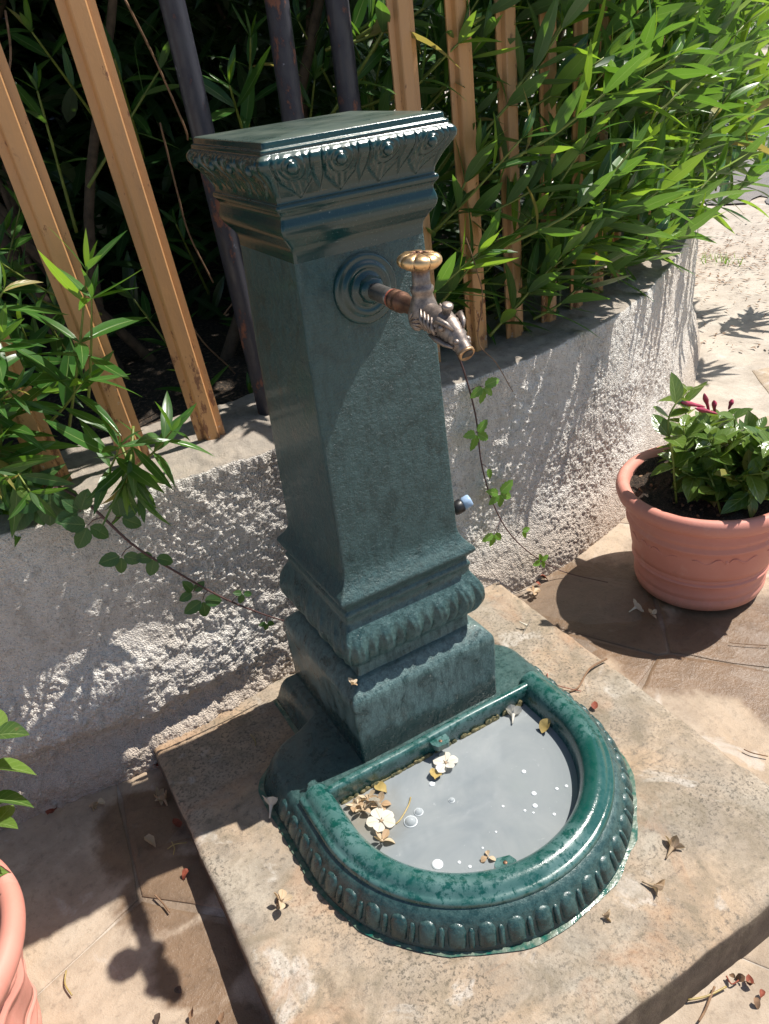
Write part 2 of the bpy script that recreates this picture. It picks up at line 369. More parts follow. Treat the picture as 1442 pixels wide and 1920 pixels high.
def leafmat(name, a, b, rib, trans=0.35, tcol=(0.25, 0.5, 0.03), rough=0.29, ribw=0.035, veins=0.0, back=None):
    n = NT(name); uv = n.uv(); f = n.noise(5, 2)
    k = n.math('ADD', n.math('MULTIPLY', n.rnd(), 0.6), n.math('MULTIPLY', f, 0.5))
    c = n.ramp(k, (0.15, a), (0.85, b))
    d = n.math('ABSOLUTE', n.math('SUBTRACT', uv[0], 0.5))
    c = n.mix(n.mapr(d, ribw * 0.35, ribw, 0.8, 0.0), c, rib)
    h = n.math('MULTIPLY', n.mapr(d, 0.0, 0.09), 1.0)
    if veins:
        w = n.math('SINE', n.math('MULTIPLY', n.math('SUBTRACT', uv[1], n.math('MULTIPLY', d, 0.75)), veins * 6.283))
        c = n.mix(n.mapr(w, 0.8, 1.0, 0.0, 0.35), c, rib); h = n.math('ADD', h, n.math('MULTIPLY', w, -0.15))
    c = n.mix(n.ramp(n.noise(46, 3, 0.6), (0.70, 0.0), (0.75, 0.55)), c, (0.20, 0.13, 0.05)); c = n.mix(n.ramp(n.noise(14, 3), (0.5, 0.0), (0.8, 0.2)), c, (0.22, 0.23, 0.18))
    bk = back or tuple(lerp(x, 0.24, 0.35) for x in b)
    c2 = n.mix(n.math('MULTIPLY', n.geo.outputs['Backfacing'], 0.75), c, bk)
    n.P(col=c2, rough=rough, spec=0.5, nrm=n.bump(h, 0.35, 0.002))
    t = n.n.new('ShaderNodeBsdfTranslucent'); n.set(t.inputs['Color'], n.mix(0.6, c, tcol))
    mx = n.n.new('ShaderNodeMixShader'); mx.inputs[0].default_value = trans
    n.t.links.new(n.b.outputs[0], mx.inputs[1]); n.t.links.new(t.outputs[0], mx.inputs[2]); n.t.links.new(mx.outputs[0], n.out.inputs['Surface'])
    return n.m
M['leaf'] = leafmat('oleander_leaf', (0.020, 0.080, 0.018), (0.062, 0.165, 0.028), (0.27, 0.37, 0.12))
M['leaf_young'] = leafmat('oleander_young_leaf', (0.09, 0.23, 0.02), (0.17, 0.32, 0.03), (0.32, 0.44, 0.12), 0.45, (0.4, 0.62, 0.03))
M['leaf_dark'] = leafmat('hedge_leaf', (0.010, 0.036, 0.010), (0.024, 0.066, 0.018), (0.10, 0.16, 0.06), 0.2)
M['leaf_pot'] = leafmat('glossy_pot_leaf', (0.04, 0.105, 0.02), (0.15, 0.235, 0.045), (0.25, 0.34, 0.11), 0.32, (0.3, 0.45, 0.03), 0.22, 0.04, 5)
M['leaf_yellow'] = leafmat('yellowing_leaf', (0.22, 0.23, 0.04), (0.34, 0.27, 0.09), (0.4, 0.4, 0.16), 0.35, (0.6, 0.5, 0.08), 0.4, 0.04, 5)
M['leaf_vine'] = leafmat('bramble_leaf', (0.024, 0.080, 0.022), (0.05, 0.125, 0.035), (0.13, 0.2, 0.07), 0.3, (0.25, 0.45, 0.04), 0.45, 0.05, 6)
M['leaf_ivy'] = leafmat('light_vine_leaf', (0.09, 0.24, 0.025), (0.16, 0.33, 0.05), (0.3, 0.42, 0.13), 0.42, (0.4, 0.6, 0.05), 0.45, 0.05, 5)
M['stem_green'] = simple('green_stem', (0.20, 0.25, 0.045), 0.5, 0.35, 60)
M['stem_brown'] = simple('brown_stem', (0.10, 0.065, 0.045), 0.8, 0.5, 90)
M['stem_red'] = simple('purple_vine_stem', (0.11, 0.055, 0.05), 0.6, 0.4, 80)
M['stem_dry'] = simple('dry_twig', (0.27, 0.155, 0.085), 0.8, 0.5, 70)
M['branch'] = simple('brown_branch', (0.13, 0.09, 0.06), 0.9, 0.55, 45, 0.8)  # plain brown bark for hedge branches and roadside trunk
M['petal'] = leafmat('white_petal', (0.72, 0.66, 0.55), (0.80, 0.76, 0.68), (0.7, 0.55, 0.33), 0.3, (0.9, 0.85, 0.7), 0.6)
M['petal_old'] = leafmat('wilted_petal', (0.62, 0.51, 0.36), (0.42, 0.27, 0.15), (0.4, 0.26, 0.13), 0.2, (0.7, 0.5, 0.2), 0.7)
M['petal_red'] = simple('dried_red_leaf', (0.30, 0.07, 0.035), 0.75, 0.5, 90)
M['pink'] = simple('pink_bud', (0.48, 0.045, 0.11), 0.4, 0.5, 30, 0.1)
M['yellow'] = simple('floating_leaf', (0.42, 0.31, 0.11), 0.4, 0.4, 60)
def metal_mat(name, a, b, rough, sc=60, metal=0.85):
    n = NT(name); f = n.noise(sc, 6, 0.7); g = n.noise(sc * 6, 3, 0.7)
    n.P(col=n.ramp(f, (0.35, a), (0.65, b)), metal=metal, rough=n.ramp(g, (0.3, rough), (0.7, rough + 0.18)), nrm=n.bump(n.math('ADD', f, n.math('MULTIPLY', g, 0.4)), 0.25, 0.0015)); return n.m
M['handle'] = metal_mat('polished_brass', (0.76, 0.52, 0.28), (0.66, 0.43, 0.22), 0.30, 40, 1.0)
M['groove'] = metal_mat('tarnished_brass', (0.16, 0.085, 0.06), (0.24, 0.14, 0.09), 0.4)
M['tap'] = metal_mat('tarnished_bronze', (0.36, 0.30, 0.26), (0.17, 0.14, 0.125), 0.38, 110, 0.75)
M['brass_old'] = metal_mat('worn_brass', (0.55, 0.36, 0.20), (0.34, 0.22, 0.14), 0.35, 60)
M['steel'] = metal_mat('worn_chrome', (0.40, 0.38, 0.36), (0.23, 0.19, 0.16), 0.28, 55)
M['seal'] = simple('red_seal', (0.36, 0.10, 0.06), 0.6)
M['blue'] = simple('pale_blue_plastic', (0.34, 0.48, 0.68), 0.35, 0.1)
M['black'] = simple('black_plastic_and_mouth_shade', (0.015, 0.015, 0.017), 0.4, 0.2)  # plastic on the hose fitting, painted shade in the spout opening
def watermat():
    n = NT('cloudy_water'); a = n.ramp(n.noise(5, 5, 0.6, dist=1.6), (0.3, 0.0), (0.7, 1.0)); sp = n.noise(240, 2, 0.5); st = n.noise(30, 5, 0.75, dist=2.0)
    c = n.mix(a, (0.205, 0.23, 0.245), (0.275, 0.295, 0.30))
    c = n.mix(n.ramp(st, (0.66, 0.0), (0.72, 0.3)), c, (0.5, 0.52, 0.52)); c = n.mix(n.ramp(sp, (0.76, 0.0), (0.8, 0.8)), c, (0.62, 0.64, 0.63))
    murk = n.mapr(n.math('ADD', dist_xy(n, -0.21, -0.24), n.math('MULTIPLY', a, 0.05)), 0.03, 0.12, 0.6, 0.0); c = n.mix(murk, c, (0.20, 0.16, 0.10))
    n.P(col=c, rough=0.09, spec=0.5, nrm=n.bump(n.noise(14, 2), 0.05, 0.01)); return n.m
M['water'] = watermat()
n = NT('bubble_film'); n.P(col=(0.75, 0.8, 0.82), rough=0.05, spec=0.9, alpha=0.35); M['bubble'] = n.m
n = NT('foam'); n.P(col=(0.72, 0.76, 0.78), rough=0.25, spec=0.6); M['foam'] = n.m
def algae():
    n = NT('algae_scum'); f = n.noise(150, 5, 0.7); n.P(col=n.ramp(f, (0.35, (0.03, 0.045, 0.02)), (0.7, (0.30, 0.24, 0.11))), rough=0.7, nrm=n.bump(f, 1, 0.004)); return n.m
M['algae'] = algae()
M['iron'] = simple('dark_grate_iron', (0.12, 0.12, 0.125), 0.6, 0.3)

# ------------------------------------------------------------------ ground, paving stones, road
def zg(x, y):
    y = np.asarray(y, float)
    return -0.055 + 0.07 * np.clip(y, -1.3, 0)
def axis(lo, hi, step, far):
    a = np.arange(lo, hi, step); e = np.array([0.5, 2, 6, 15, 40, far])
    return np.concatenate([lo - e[::-1], a, hi + e])
gx = axis(-3, 5, 0.06, 110); gy = axis(-3, 5, 0.06, 110)
GX, GY = np.meshgrid(gx, gy, indexing='ij')
GZ = zg(GX, GY) - 0.0016 + 0.0012 * (fbm(GX * 3, GY * 3, 0, 3, 5) - 0.5)
me = big_mesh('ground', np.stack([GX, GY, GZ], -1).reshape(-1, 3), grid_faces(len(gx), len(gy)))
ground = tag(link('ground', me, M['mortar']), kind='structure')
ground['label'] = 'sunlit beige concrete ground around the fountain'

def clip_poly(poly, n, d):
    out = []
    for i in range(len(poly)):
        a, b = poly[i], poly[(i + 1) % len(poly)]
        da, db = a.dot(n) - d, b.dot(n) - d
        if da <= 0: out.append(a)
        if (da < 0) != (db < 0): out.append(a + (b - a) * (da / (da - db)))
    return out
seeds = []
for i in range(-4, 6):
    for j in range(-5, 3):
        seeds.append(Vector((i * 0.56 + 0.1 + random.uniform(-0.26, 0.26), j * 0.46 + random.uniform(-0.22, 0.22))))
slabs_n = 0
for s in seeds:
    if s.x < -2.0 or s.x > 2.3 or s.y < -1.9 or s.y > 0.75: continue
    poly = [s + Vector(v) for v in ((-.8, -.8), (.8, -.8), (.8, .8), (-.8, .8))]
    for t in seeds:
        if t is s or (t - s).length > 1.6: continue
        n = (t - s).normalized(); poly = clip_poly(poly, n, s.dot(n) + (t - s).length / 2 - 0.0016)
    # wholly under the fountain slab or the wall: not seen, left out
    if all(-0.47 < p.x < 0.43 and -0.72 < p.y < 0.3 for p in poly): continue
    pts = []
    for i in range(len(poly)):
        a, b = poly[i], poly[(i + 1) % len(poly)]; L = (b - a).length
        m = max(1, int(L / 0.045)); nn = Vector(((b - a).y, -(b - a).x)).normalized() if L > 1e-6 else Vector((0, 0))
        for k in range(m):
            q = a + (b - a) * (k / m); w = 0.012 * (float(vnoise(np.array([q.x * 14]), np.array([q.y * 14]), 0, 3)[0]) - 0.6)
            pts.append(q + nn * min(w, 0.0))
    c = sum(pts, Vector((0, 0))) / len(pts); h = 0.0002 + random.uniform(0, 0.0012); tx, ty = random.uniform(-.002, .002), random.uniform(-.002, .002)
    V = []
    for ins, dz in ((0.0, -0.03), (0.0, -0.0010), (0.0012, -0.0002), (0.012, 0.0)):
        for p in pts:
            q = p + (c - p).normalized() * ins
            V.append((q.x, q.y, float(zg(q.x, q.y)) + h + dz + (q.x - c.x) * tx + (q.y - c.y) * ty))
    k = len(pts)
    Fc = [(r * k + i, r * k + (i + 1) % k, (r + 1) * k + (i + 1) % k, (r + 1) * k + i) for r in range(3) for i in range(k)] + [tuple(3 * k + i for i in range(k))]
    o = link('flagstone', mesh('flagstone', V, Fc), M['stone'], ground); slabs_n += 1

def sheet(name, pts, mat, dz, sub=12, jit=0.0, z=None):
    """flat sheet with an uneven outline, laid on the ground"""
    out = []
    for i in range(len(pts)):
        a, b = Vector(pts[i]), Vector(pts[(i + 1) % len(pts)])
        for k in range(sub):
            p = a.lerp(b, k / sub); w = float(fbm(np.array([p.x * 5]), np.array([p.y * 5]), 0, 3, 9)[0]) - 0.5
            n = Vector(((b - a).y, -(b - a).x)).normalized(); p = p + n * w * jit; out.append(p)
    V = [(p.x, p.y, float(zg(p.x, p.y)) + dz) for p in out]
    me = mesh(name, V, [tuple(range(len(V)))]); bm = bmesh.new(); bm.from_mesh(me); bmesh.ops.triangulate(bm, faces=bm.faces); bmesh.ops.recalc_face_normals(bm, faces=bm.faces)
    bm.to_mesh(me); bm.free()
    return tag(link(name, me, mat, smooth=False), kind='structure')
def g2(px, py): v = at_z(px, py, -0.055); return (v.x, v.y)
road = sheet('road', [(4.1, -3.0), (4.35, 1.6), g2(1442, 382), g2(1405, 352), g2(1345, 318), g2(1330, 262), (9, 12), (60, 60), (90, -30), (4.1, -30)], M['asphalt'], 0.006, 16, 0.25)
road['label'] = 'grey asphalt road beyond the pavement'
patch = sheet('road_patch', [g2(1325, 385), g2(1300, 362), g2(1310, 345), g2(1370, 338), g2(1420, 350), g2(1428, 368), g2(1400, 384)], M['asphalt'], 0.011, 8, 0.08)
patch['label'] = 'dark asphalt patch where the pavement meets the road'

# ------------------------------------------------------------------ concrete slab under the fountain
def make_slab():
    x0, x1, y0, y1 = -0.487, 0.447, -0.737, 0.30
    nx, ny = 170, 190
    xs = np.linspace(x0, x1, nx); ys = np.linspace(y0, y1, ny)
    X, Y = np.meshgrid(xs, ys, indexing='ij')
    e = np.minimum.reduce([X - x0, x1 - X, Y - y0, y1 - Y])
    chip = 0.007 * sstep(0.55, 0.8, fbm(X * 16, Y * 16, 0, 4, 21)) * np.exp(-e / 0.014)
    Z = -0.004 * np.exp(-e / 0.004) - chip + 0.0016 * (fbm(X * 9, Y * 9, 0, 4, 22) - 0.5) + 0.0009 * (fbm(X * 70, Y * 70, 0, 2, 23) - 0.5)
    # crumbling patch at the front left corner
    Z -= 0.006 * sstep(0.5, 0.62, fbm(X * 24, Y * 24, 0, 4, 24)) * np.exp(-(((X + 0.42) / 0.07) ** 2 + ((Y + 0.50) / 0.09) ** 2))
    wx = 0.005 * (fbm(X * 0 + 3.3, Y * 18, 0, 3, 25) - 0.5); wy = 0.006 * (fbm(X * 18, Y * 0 + 1.7, 0, 3, 26) - 0.5)
    X = X + wx * np.exp(-np.minimum(X - x0, x1 - X) / 0.02); Y = Y + wy * np.exp(-np.minimum(Y - y0, y1 - Y) / 0.02)
    P = np.stack([X, Y, Z], -1).reshape(-1, 3); Fc = grid_faces(nx, ny)
    idx = lambda i, j: i * ny + j
    loop = [idx(i, 0) for i in range(nx)] + [idx(nx - 1, j) for j in range(1, ny)] + [idx(i, ny - 1) for i in range(nx - 2, -1, -1)] + [idx(0, j) for j in range(ny - 2, 0, -1)]
    nrm = []
    V = P.tolist(); prev = loop
    for lev, z in enumerate((-0.012, -0.03, -0.055, -0.09, -0.17)):
        cur = []
        for k in loop:
            x, y, _ = P[k]; r = 0.006 * (float(fbm(np.array([x * 30 + z * 40]), np.array([y * 30]), z * 40, 3, 27)[0]) - 0.45) if lev < 4 else 0
            ox = -1 if abs(x - x0) < .01 else 1 if abs(x - x1) < .01 else 0; oy = -1 if abs(y - y0) < .01 else 1 if abs(y - y1) < .01 else 0
            cur.append(len(V)); V.append((x + ox * (r + .001), y + oy * (r + .001), z))
        m = len(loop)
        Fc += [(prev[(i + 1) % m], prev[i], cur[i], cur[(i + 1) % m]) for i in range(m)]; prev = cur
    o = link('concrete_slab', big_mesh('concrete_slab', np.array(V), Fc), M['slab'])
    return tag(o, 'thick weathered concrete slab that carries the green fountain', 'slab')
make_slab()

# ------------------------------------------------------------------ low roughcast wall, curving away on the right
WALL = [(-2.6, .86), (-1.6, .47), (-1.0, .328), (-.62, .272), (-.30, .252), (0.1, .25), (.45, .26), (.72, .285), (1.08, .395), (1.58, .69), (2.23, 1.19), (2.72, 1.78), (3.05, 2.5), (3.25, 3.5), (3.3, 5.0)]
WC = catmull([(x, y, 0) for x, y in WALL], 24)
WS = [0.0]
for a, b in zip(WC, WC[1:]): WS.append(WS[-1] + (b - a).length)
WS = np.array(WS); WX = np.array([p.x for p in WC]); WY = np.array([p.y for p in WC])
def wall_at(s):
    x = np.interp(s, WS, WX); y = np.interp(s, WS, WY); e = 0.03
    dx = np.interp(s + e, WS, WX) - np.interp(s - e, WS, WX); dy = np.interp(s + e, WS, WY) - np.interp(s - e, WS, WY); L = np.hypot(dx, dy)
    return x, y, dx / L, dy / L           # point, tangent; outward normal is (ty, -tx)
def s_of_x(x): return float(np.interp(x, WX, WS))
def wall_pt(x, off, z):
    """point at wall station x, 'off' metres outward (towards the street) from its face"""
    X, Y, tx, ty = wall_at(s_of_x(x)); return Vector((float(X + ty * off), float(Y - tx * off), z))
WTOP = 0.565
def make_wall():
    ss = []; s = s_of_x(-1.25)
    while s < s_of_x(3.2):
        ss.append(s); x = np.interp(s, WS, WX); s += 0.0026 if x < 1.15 else 0.0026 + 0.009 * min((x - 1.15) / 1.0, 1)
    ss = np.array([s_of_x(-2.5), s_of_x(-1.9)] + ss + [s_of_x(3.29)])
    tz = np.concatenate([np.linspace(-0.16, -0.08, 3), np.arange(-0.07, WTOP - 0.025, 0.0028)])
    prof = [(0.0, z) for z in tz]
    for k in range(1, 7):
        a = math.pi / 2 * k / 6; prof.append((-0.02 + 0.02 * math.cos(a), WTOP - 0.02 + 0.02 * math.sin(a)))
    prof += [(-d, WTOP) for d in np.arange(0.026, 0.30, 0.008)] + [(-0.31, WTOP - 0.02), (-0.31, 0.3)]
    prof = np.array(prof); d0, z0 = prof[:, 0], prof[:, 1]
    S, T = np.meshgrid(ss, np.arange(len(prof)), indexing='ij')
    D = d0[T]; Z = z0[T]
    X, Y, TX, TY = wall_at(ss); X, Y, TX, TY = [a[:, None] for a in (X, Y, TX, TY)]
    left = sstep(0.25, -0.2, X)                       # uneven footing left of the column
    front = sstep(-0.03, -0.004, D) * sstep(WTOP + 0.001, WTOP - 0.012, Z)
    wob = (fbm(S * 4.5, Z * 5, 0, 3, 31) - 0.5)
    foot = (0.046 * sstep(0.30, 0.11, Z + 0.12 * wob) - 0.022 * sstep(0.10, 0.055, Z + 0.06 * (fbm(S * 9, Z * 2, 0, 3, 33) - .5)) + 0.035 * sstep(0.05, -0.01, Z)) * sstep(-0.03, -0.50, X)
    flare = 0.045 * sstep(0.16, -0.05, Z + 0.08 * wob) * (1 - left)
    smooth_zone = left * sstep(-0.26, -0.46, X + 0.2 * wob) * sstep(0.22, 0.30, Z + 0.1 * wob)
    amp = (0.55 + 0.65 * sstep(0.3, 0.6, fbm(S * 7, Z * 7, 0, 3, 34))) * (1 - 0.62 * smooth_zone)
    lump = 0.0028 * blobs(S / 0.0098, Z / 0.0098, 40, .1, .66) + 0.0036 * blobs(S / 0.0062, Z / 0.0062, 45, .3, .72) + 0.0065 * (fbm(S * 55, Z * 55, 0, 4, 36) - 0.5)
    big = 0.012 * wob + 0.007 * (fbm(S * 22, Z * 22, 0, 3, 37) - 0.5)
    agg = left * sstep(0.34, 0.16, Z + 0.1 * wob) * (0.005 * blobs(S / 0.024, Z / 0.024, 50, .1, .75) + 0.010 * (fbm(S * 30, Z * 30, 0, 3, 52) - .5))
    far = sstep(1.3, 1.9, X)
    D2 = D + foot + flare + front * (lump * amp * 1.15 * (1 - 0.3 * far) + big + agg)
    top = 1 - front
    Z2 = Z + top * (0.010 * (fbm(S * 14, D * 14, 0, 4, 38) - 0.5) + 0.003 * (fbm(S * 80, D * 80, 0, 2, 39) - .5)) * (Z > WTOP - 0.02) - 0.012 * top * sstep(1, 0, np.abs(D + 0.02) / 0.05) * fbm(S * 18, D * 0, 0, 3, 61)
    P = np.stack([X + TY * D2, Y - TX * D2, Z2], -1).reshape(-1, 3)
    Fc = np.array(grid_faces(len(ss), len(prof)))
    o = link('roughcast_wall', big_mesh('roughcast_wall', P, Fc), M['wall'])
    return tag(o, 'low whitewashed roughcast wall curving behind the fountain', 'wall')
make_wall()

# planting bed behind the wall
bed = []
for x in np.linspace(-2.4, 3.28, 40):
    bed.append([wall_pt(x, -o, 0.50 + 0.03 * math.sin(x * 7 + o * 3) + (0.1 * (o - .3) + .3 * max(0, o - 1.2) if o > .3 else 0)) for o in (0.29, 0.5, 0.8, 1.2, 1.9, 3.2)])
tag(link('planting_bed', mesh('planting_bed', [p for r in bed for p in r], grid_faces(40, 6)), M['bed']), 'dark soil bed behind the wall', kind='structure')

# ------------------------------------------------------------------ fence on the wall: ochre slats and three black pipes
fence = tag(empty('metal_fence', wall_pt(0.2, -0.13, WTOP)), 'ochre metal slat fence with three rusty black pipes on the wall', 'fence')
def slat_mesh(H):
    # top-hat section: flanges with a raised rib towards the street (-Y)
    w, r, d, t = 0.030, 0.0135, 0.016, 0.004
    sec = [(-w, 0), (-w, -t), (-r - .003, -t), (-r, -d + .002), (-r + .002, -d), (r - .002, -d), (r, -d + .002), (r + .003, -t), (w, -t), (w, 0)]
    nz = 16; V = []
    for k in range(nz):
        z = -0.03 + (H + 0.03) * k / (nz - 1)
        for x, y in sec: V.append((x, y, z))
    m = len(sec); Fc = [(k * m + i, k * m + (i + 1) % m, (k + 1) * m + (i + 1) % m, (k + 1) * m + i) for k in range(nz - 1) for i in range(m)]
    Fc += [tuple(range(m - 1, -1, -1)), tuple((nz - 1) * m + i for i in range(m))]
    me = mesh('slat', V, Fc); me.materials.append(M['slat']); return me
SLAT = slat_mesh(1.25)
PIPE = MB().tube([(0, 0, -0.03 + 1.28 * k / 12) for k in range(13)], 0.0225, 14).build('pipe', M['pipe'], fence)
def put_bar(o, base, top, rz):
    d = (top - base).normalized(); q = Vector((0, 0, 1)).rotation_difference(d)
    o.parent = fence; o.matrix_parent_inverse = Matrix.Translation(-fence.location)
    o.matrix_basis = Matrix.Translation(base) @ q.to_matrix().to_4x4() @ Matrix.Rotation(rz, 4, 'Z')
def wall_rz(x):
    _, _, tx, ty = wall_at(s_of_x(x)); return math.atan2(ty, tx)
SLX = [(-1.0, -.06), (-.82, -.065), (-.655, -.065), (-.487, -.065), (-.325, -.065), (-.160, -.068), (.403, -.01), (.546, -.018), (.688, -.015), (.830, -.012), (.968, -.01), (1.105, -.01), (1.24, -.01), (1.38, -.01), (1.52, -.01), (1.66, -.01), (1.80, -.01), (1.95, -.01), (2.1, -.01), (2.25, -.01), (2.4, 0), (2.55, 0), (2.7, 0)]
for i, (x, lean) in enumerate(SLX):
    b = wall_pt(x, -0.128, WTOP - 0.006); ly = -0.04 if x < 0 else -0.02
    o = bpy.data.objects.new('slat', SLAT); COL.objects.link(o)
    put_bar(o, b, b + Vector((lean, ly, 1.0)), wall_rz(x))
for i, (x, lean) in enumerate(((-.012, -.03), (.146, .02), (.288, 0.0))):
    o = PIPE if i == 0 else PIPE.copy()
    if i: COL.objects.link(o)
    b = wall_pt(x, -0.165, WTOP - 0.006); put_bar(o, b, b + Vector((lean, 0.0, 1.0)), 0)
rail = MB()
for a, b in zip(SLX, SLX[1:]):
    pa = wall_pt(a[0], -0.118, WTOP + 1.12); pb = wall_pt(b[0], -0.118, WTOP + 1.12); pa += Vector((a[1] * 1.1, -.03, 0)); pb += Vector((b[1] * 1.1, -.03, 0))
    rail.box((pa + pb) / 2, ((pb - pa).length, 0.012, 0.035), Matrix.Rotation(math.atan2((pb - pa).y, (pb - pa).x), 3, 'Z'))
o = rail.build('rail', M['slat'], fence, False); o.matrix_parent_inverse = Matrix.Translation(-fence.location)

# ------------------------------------------------------------------ the green cast-iron fountain
fountain = tag(empty('drinking_fountain'), 'dark green cast iron column fountain with brass tap and round basin', 'fountain')
def sq_loft(name, prof, mat, disp=None, nside=72, rc=0.004, top=False, sub=1):
    """loft of a rounded square section; disp(u 0..1 along a side, z, a) -> outward push"""
    pr = []
    for (z, a), (z2, a2) in zip(prof, prof[1:]):
        for k in range(sub): pr.append((lerp(z, z2, k / sub), lerp(a, a2, k / sub)))
    pr.append(prof[-1])
    zs = np.array([p[0] for p in pr]); As = np.array([p[1] for p in pr]); K = len(pr)
    cols = []
    for side in range(4):
        c, s = [(1, 0), (0, 1), (-1, 0), (0, -1)][side]          # outward normal of the side
        for k in range(nside):
            u = k / (nside - 1); a = As - 0.001; rr = rc
            x = (2 * u - 1) * (a - rr); push = disp(u, zs, As, side) if disp else 0
            e = 1.0
            nx, ny = (a + push), x
            cols.append(np.stack([c * nx - s * ny, s * nx + c * ny, zs], -1))
        for k in (1, 2, 3):                                        # rounded corner
            q = math.pi / 2 * k / 4
            p0 = disp(1.0, zs, As, side) if disp else 0
            nx = (As - 0.001 - rc) + (rc + p0) * math.cos(q); ny = (As - 0.001 - rc) + (rc + p0) * math.sin(q)
            cols.append(np.stack([c * nx - s * ny, s * nx + c * ny, zs], -1))
    P = np.stack(cols, 0); n = len(cols); Fc = grid_faces(n, K, True)
    V = P.reshape(-1, 3).tolist()
    if top:
        c = len(V); V.append((0, 0, zs[-1])); Fc += [(i * K + K - 1, ((i + 1) % n) * K + K - 1, c) for i in range(n)]
    return autosmooth(link(name, mesh(name, V, Fc), mat, fountain), 50)
sq_loft('plinth', [(.058, .1592), (.10, .1596), (.15, .1602), (.197, .161), (.204, .1608), (.210, .160), (.215, .158), (.220, .1545), (.226, .149), (.232, .143), (.237, .1375), (.2395, .132), (.2405, .1265), (.246, .1252), (.256, .1245), (.262, .1245), (.2665, .126)], M['plinth'],
        disp=lambda u, z, a, s: 0.0006 * np.sin(u * 17 + z * 60), rc=0.0042)
def gad(u, z, a, s):
    v = (z - 0.268) / (0.366 - 0.268)
    w = np.clip(np.sin(np.clip(v, 0, 1) * math.pi), 0, 1) ** 0.6
    q = u * 5.0 + 0.22 * (v - 0.4) * (1 if s % 2 == 0 else -1) + 0.06 * np.sin(v * 5 + s)
    f = q - np.floor(q); cell = np.floor(q) + s * 11.0
    hv_ = _hash(cell, cell * 0 + 3, cell * 0, 5)
    lobe = np.where(f < 0.62, np.sqrt(np.clip(1 - ((f - .31) / .31) ** 2, 0, 1)), 0.72 * np.sqrt(np.clip(1 - ((f - .81) / .19) ** 2, 0, 1)))
    scal = sstep(1.02, 0.58, v + 0.3 * (1 - lobe) + 0.16 * (hv_ - .5))               # leaf tops fade into the cove
    edge = 1.0
    vein = 0.0009 * np.sin(f * 31 + v * 4)
    return ((0.0105 + 0.005 * hv_) * (lobe - 0.58) * w * scal + vein * w * scal) * edge
sq_loft('leaf_torus', [(.2665, .126), (.269, .129), (.272, .132), (.277, .1375), (.283, .1425), (.290, .147), (.298, .150), (.306, .152), (.315, .1525), (.324, .1515), (.333, .1495), (.341, .1465), (.349, .1425), (.356, .139), (.362, .1355), (.367, .133), (.372, .132), (.378, .1325), (.382, .1340), (.386, .1345), (.390, .1325), (.393, .130)], M['torus'], gad, 150, 0.005, sub=2)
sq_loft('shaft', [(.393, .130), (.396, .1295), (.402, .131), (.407, .1355), (.411, .1395), (.415, .142), (.4185, .1425), (.422, .1413), (.427, .1375), (.432, .133), (.437, .1288), (.443, .1252), (.451, .1218), (.462, .1198), (.48, .1192), (.55, .118), (.65, .1162), (.75, .1147), (.83, .1135), (.90, .1112), (.964, .1092), (.985, .1088)], M['shaft'], nside=30, rc=0.0035)
CAPP = [(.985, .1088), (.995, .109), (1.002, .1102), (1.007, .1125), (1.012, .1163), (1.017, .120), (1.022, .1238), (1.027, .1262), (1.033, .1273), (1.039, .1265), (1.044, .1248), (1.048, .1236), (1.052, .1238), (1.056, .1262), (1.0595, .1292), (1.063, .1302), (1.0665, .1292), (1.0685, .1262), (1.0705, .1258), (1.076, .1262), (1.083, .1288), (1.09, .1325), (1.097, .1368), (1.104, .142), (1.110, .1465), (1.1155, .1496), (1.121, .1504), (1.126, .1492), (1.1295, .1468), (1.1312, .1445), (1.1325, .1435), (1.1345, .1438), (1.1365, .1432), (1.1375, .1412), (1.1385, .1398), (1.1425, .1394), (1.1455, .1388), (1.147, .1365)]
def eggdart(u, z, a, s):
    v = (1.126 - z) / (1.126 - 1.072); q = u * 4.0; f = q - np.floor(q) - 0.5
    inb = sstep(-0.12, 0.05, v) * sstep(1.03, 0.97, v)
    vv = np.clip(v, 0, 1)
    wt = np.where(vv < 0.58, 0.36 - 0.03 * vv, np.clip(0.343 * (1 - (vv - 0.58) / 0.42), 0.0, 1))
    t = wt - np.abs(f)
    tongue = sstep(-0.02, 0.02, t) * (0.8 + 0.4 * np.exp(-(t / 0.03) ** 2))
    g = 0.5 - np.abs(f); wd = np.where(vv < 0.5, 0.11, np.clip(0.11 * (1 - (vv - .5) / .36), 0, 1))
    dart = sstep(-0.02, 0.02, wd - g) * 0.75
    r = np.sqrt((f * 0.066) ** 2 + ((vv - 0.24) * 0.054) ** 2)
    ring = (np.cos(r / 0.0076 * 6.283) * 0.5) * sstep(0.030, 0.02, r) * (vv < 0.62)
    rib = 0.35 * np.cos(f * 6.283 * 7) * sstep(0.5, 0.62, vv) * sstep(0.0, 0.03, t)
    return inb * (0.0030 * np.maximum(tongue, dart) + 0.0021 * ring + 0.0012 * rib)
cap = sq_loft('capital', CAPP, M['cap'], eggdart, 210, 0.004, True, sub=3)
for side in range(4):                                              # round buttons in the egg-and-dart frieze
    for k in range(4):
        u = ((k + .5) / 4 * 2 - 1) * 0.143; c, s = [(1, 0), (0, 1), (-1, 0), (0, -1)][side]
        z = 1.113; nx = 0.1503
        if side == 0 and k == 0:
            egg = MB().ball((0, 0, 0), (0.0058, 0.0078, 0.0078), 14, 9).build('egg', M['cap'], cap); o = egg
        else:
            o = egg.copy(); COL.objects.link(o); o.parent = cap
        o.location = (c * nx - s * u, s * nx + c * u, z); o.rotation_euler = (0, 0, [0, math.pi / 2, math.pi, -math.pi / 2][side])
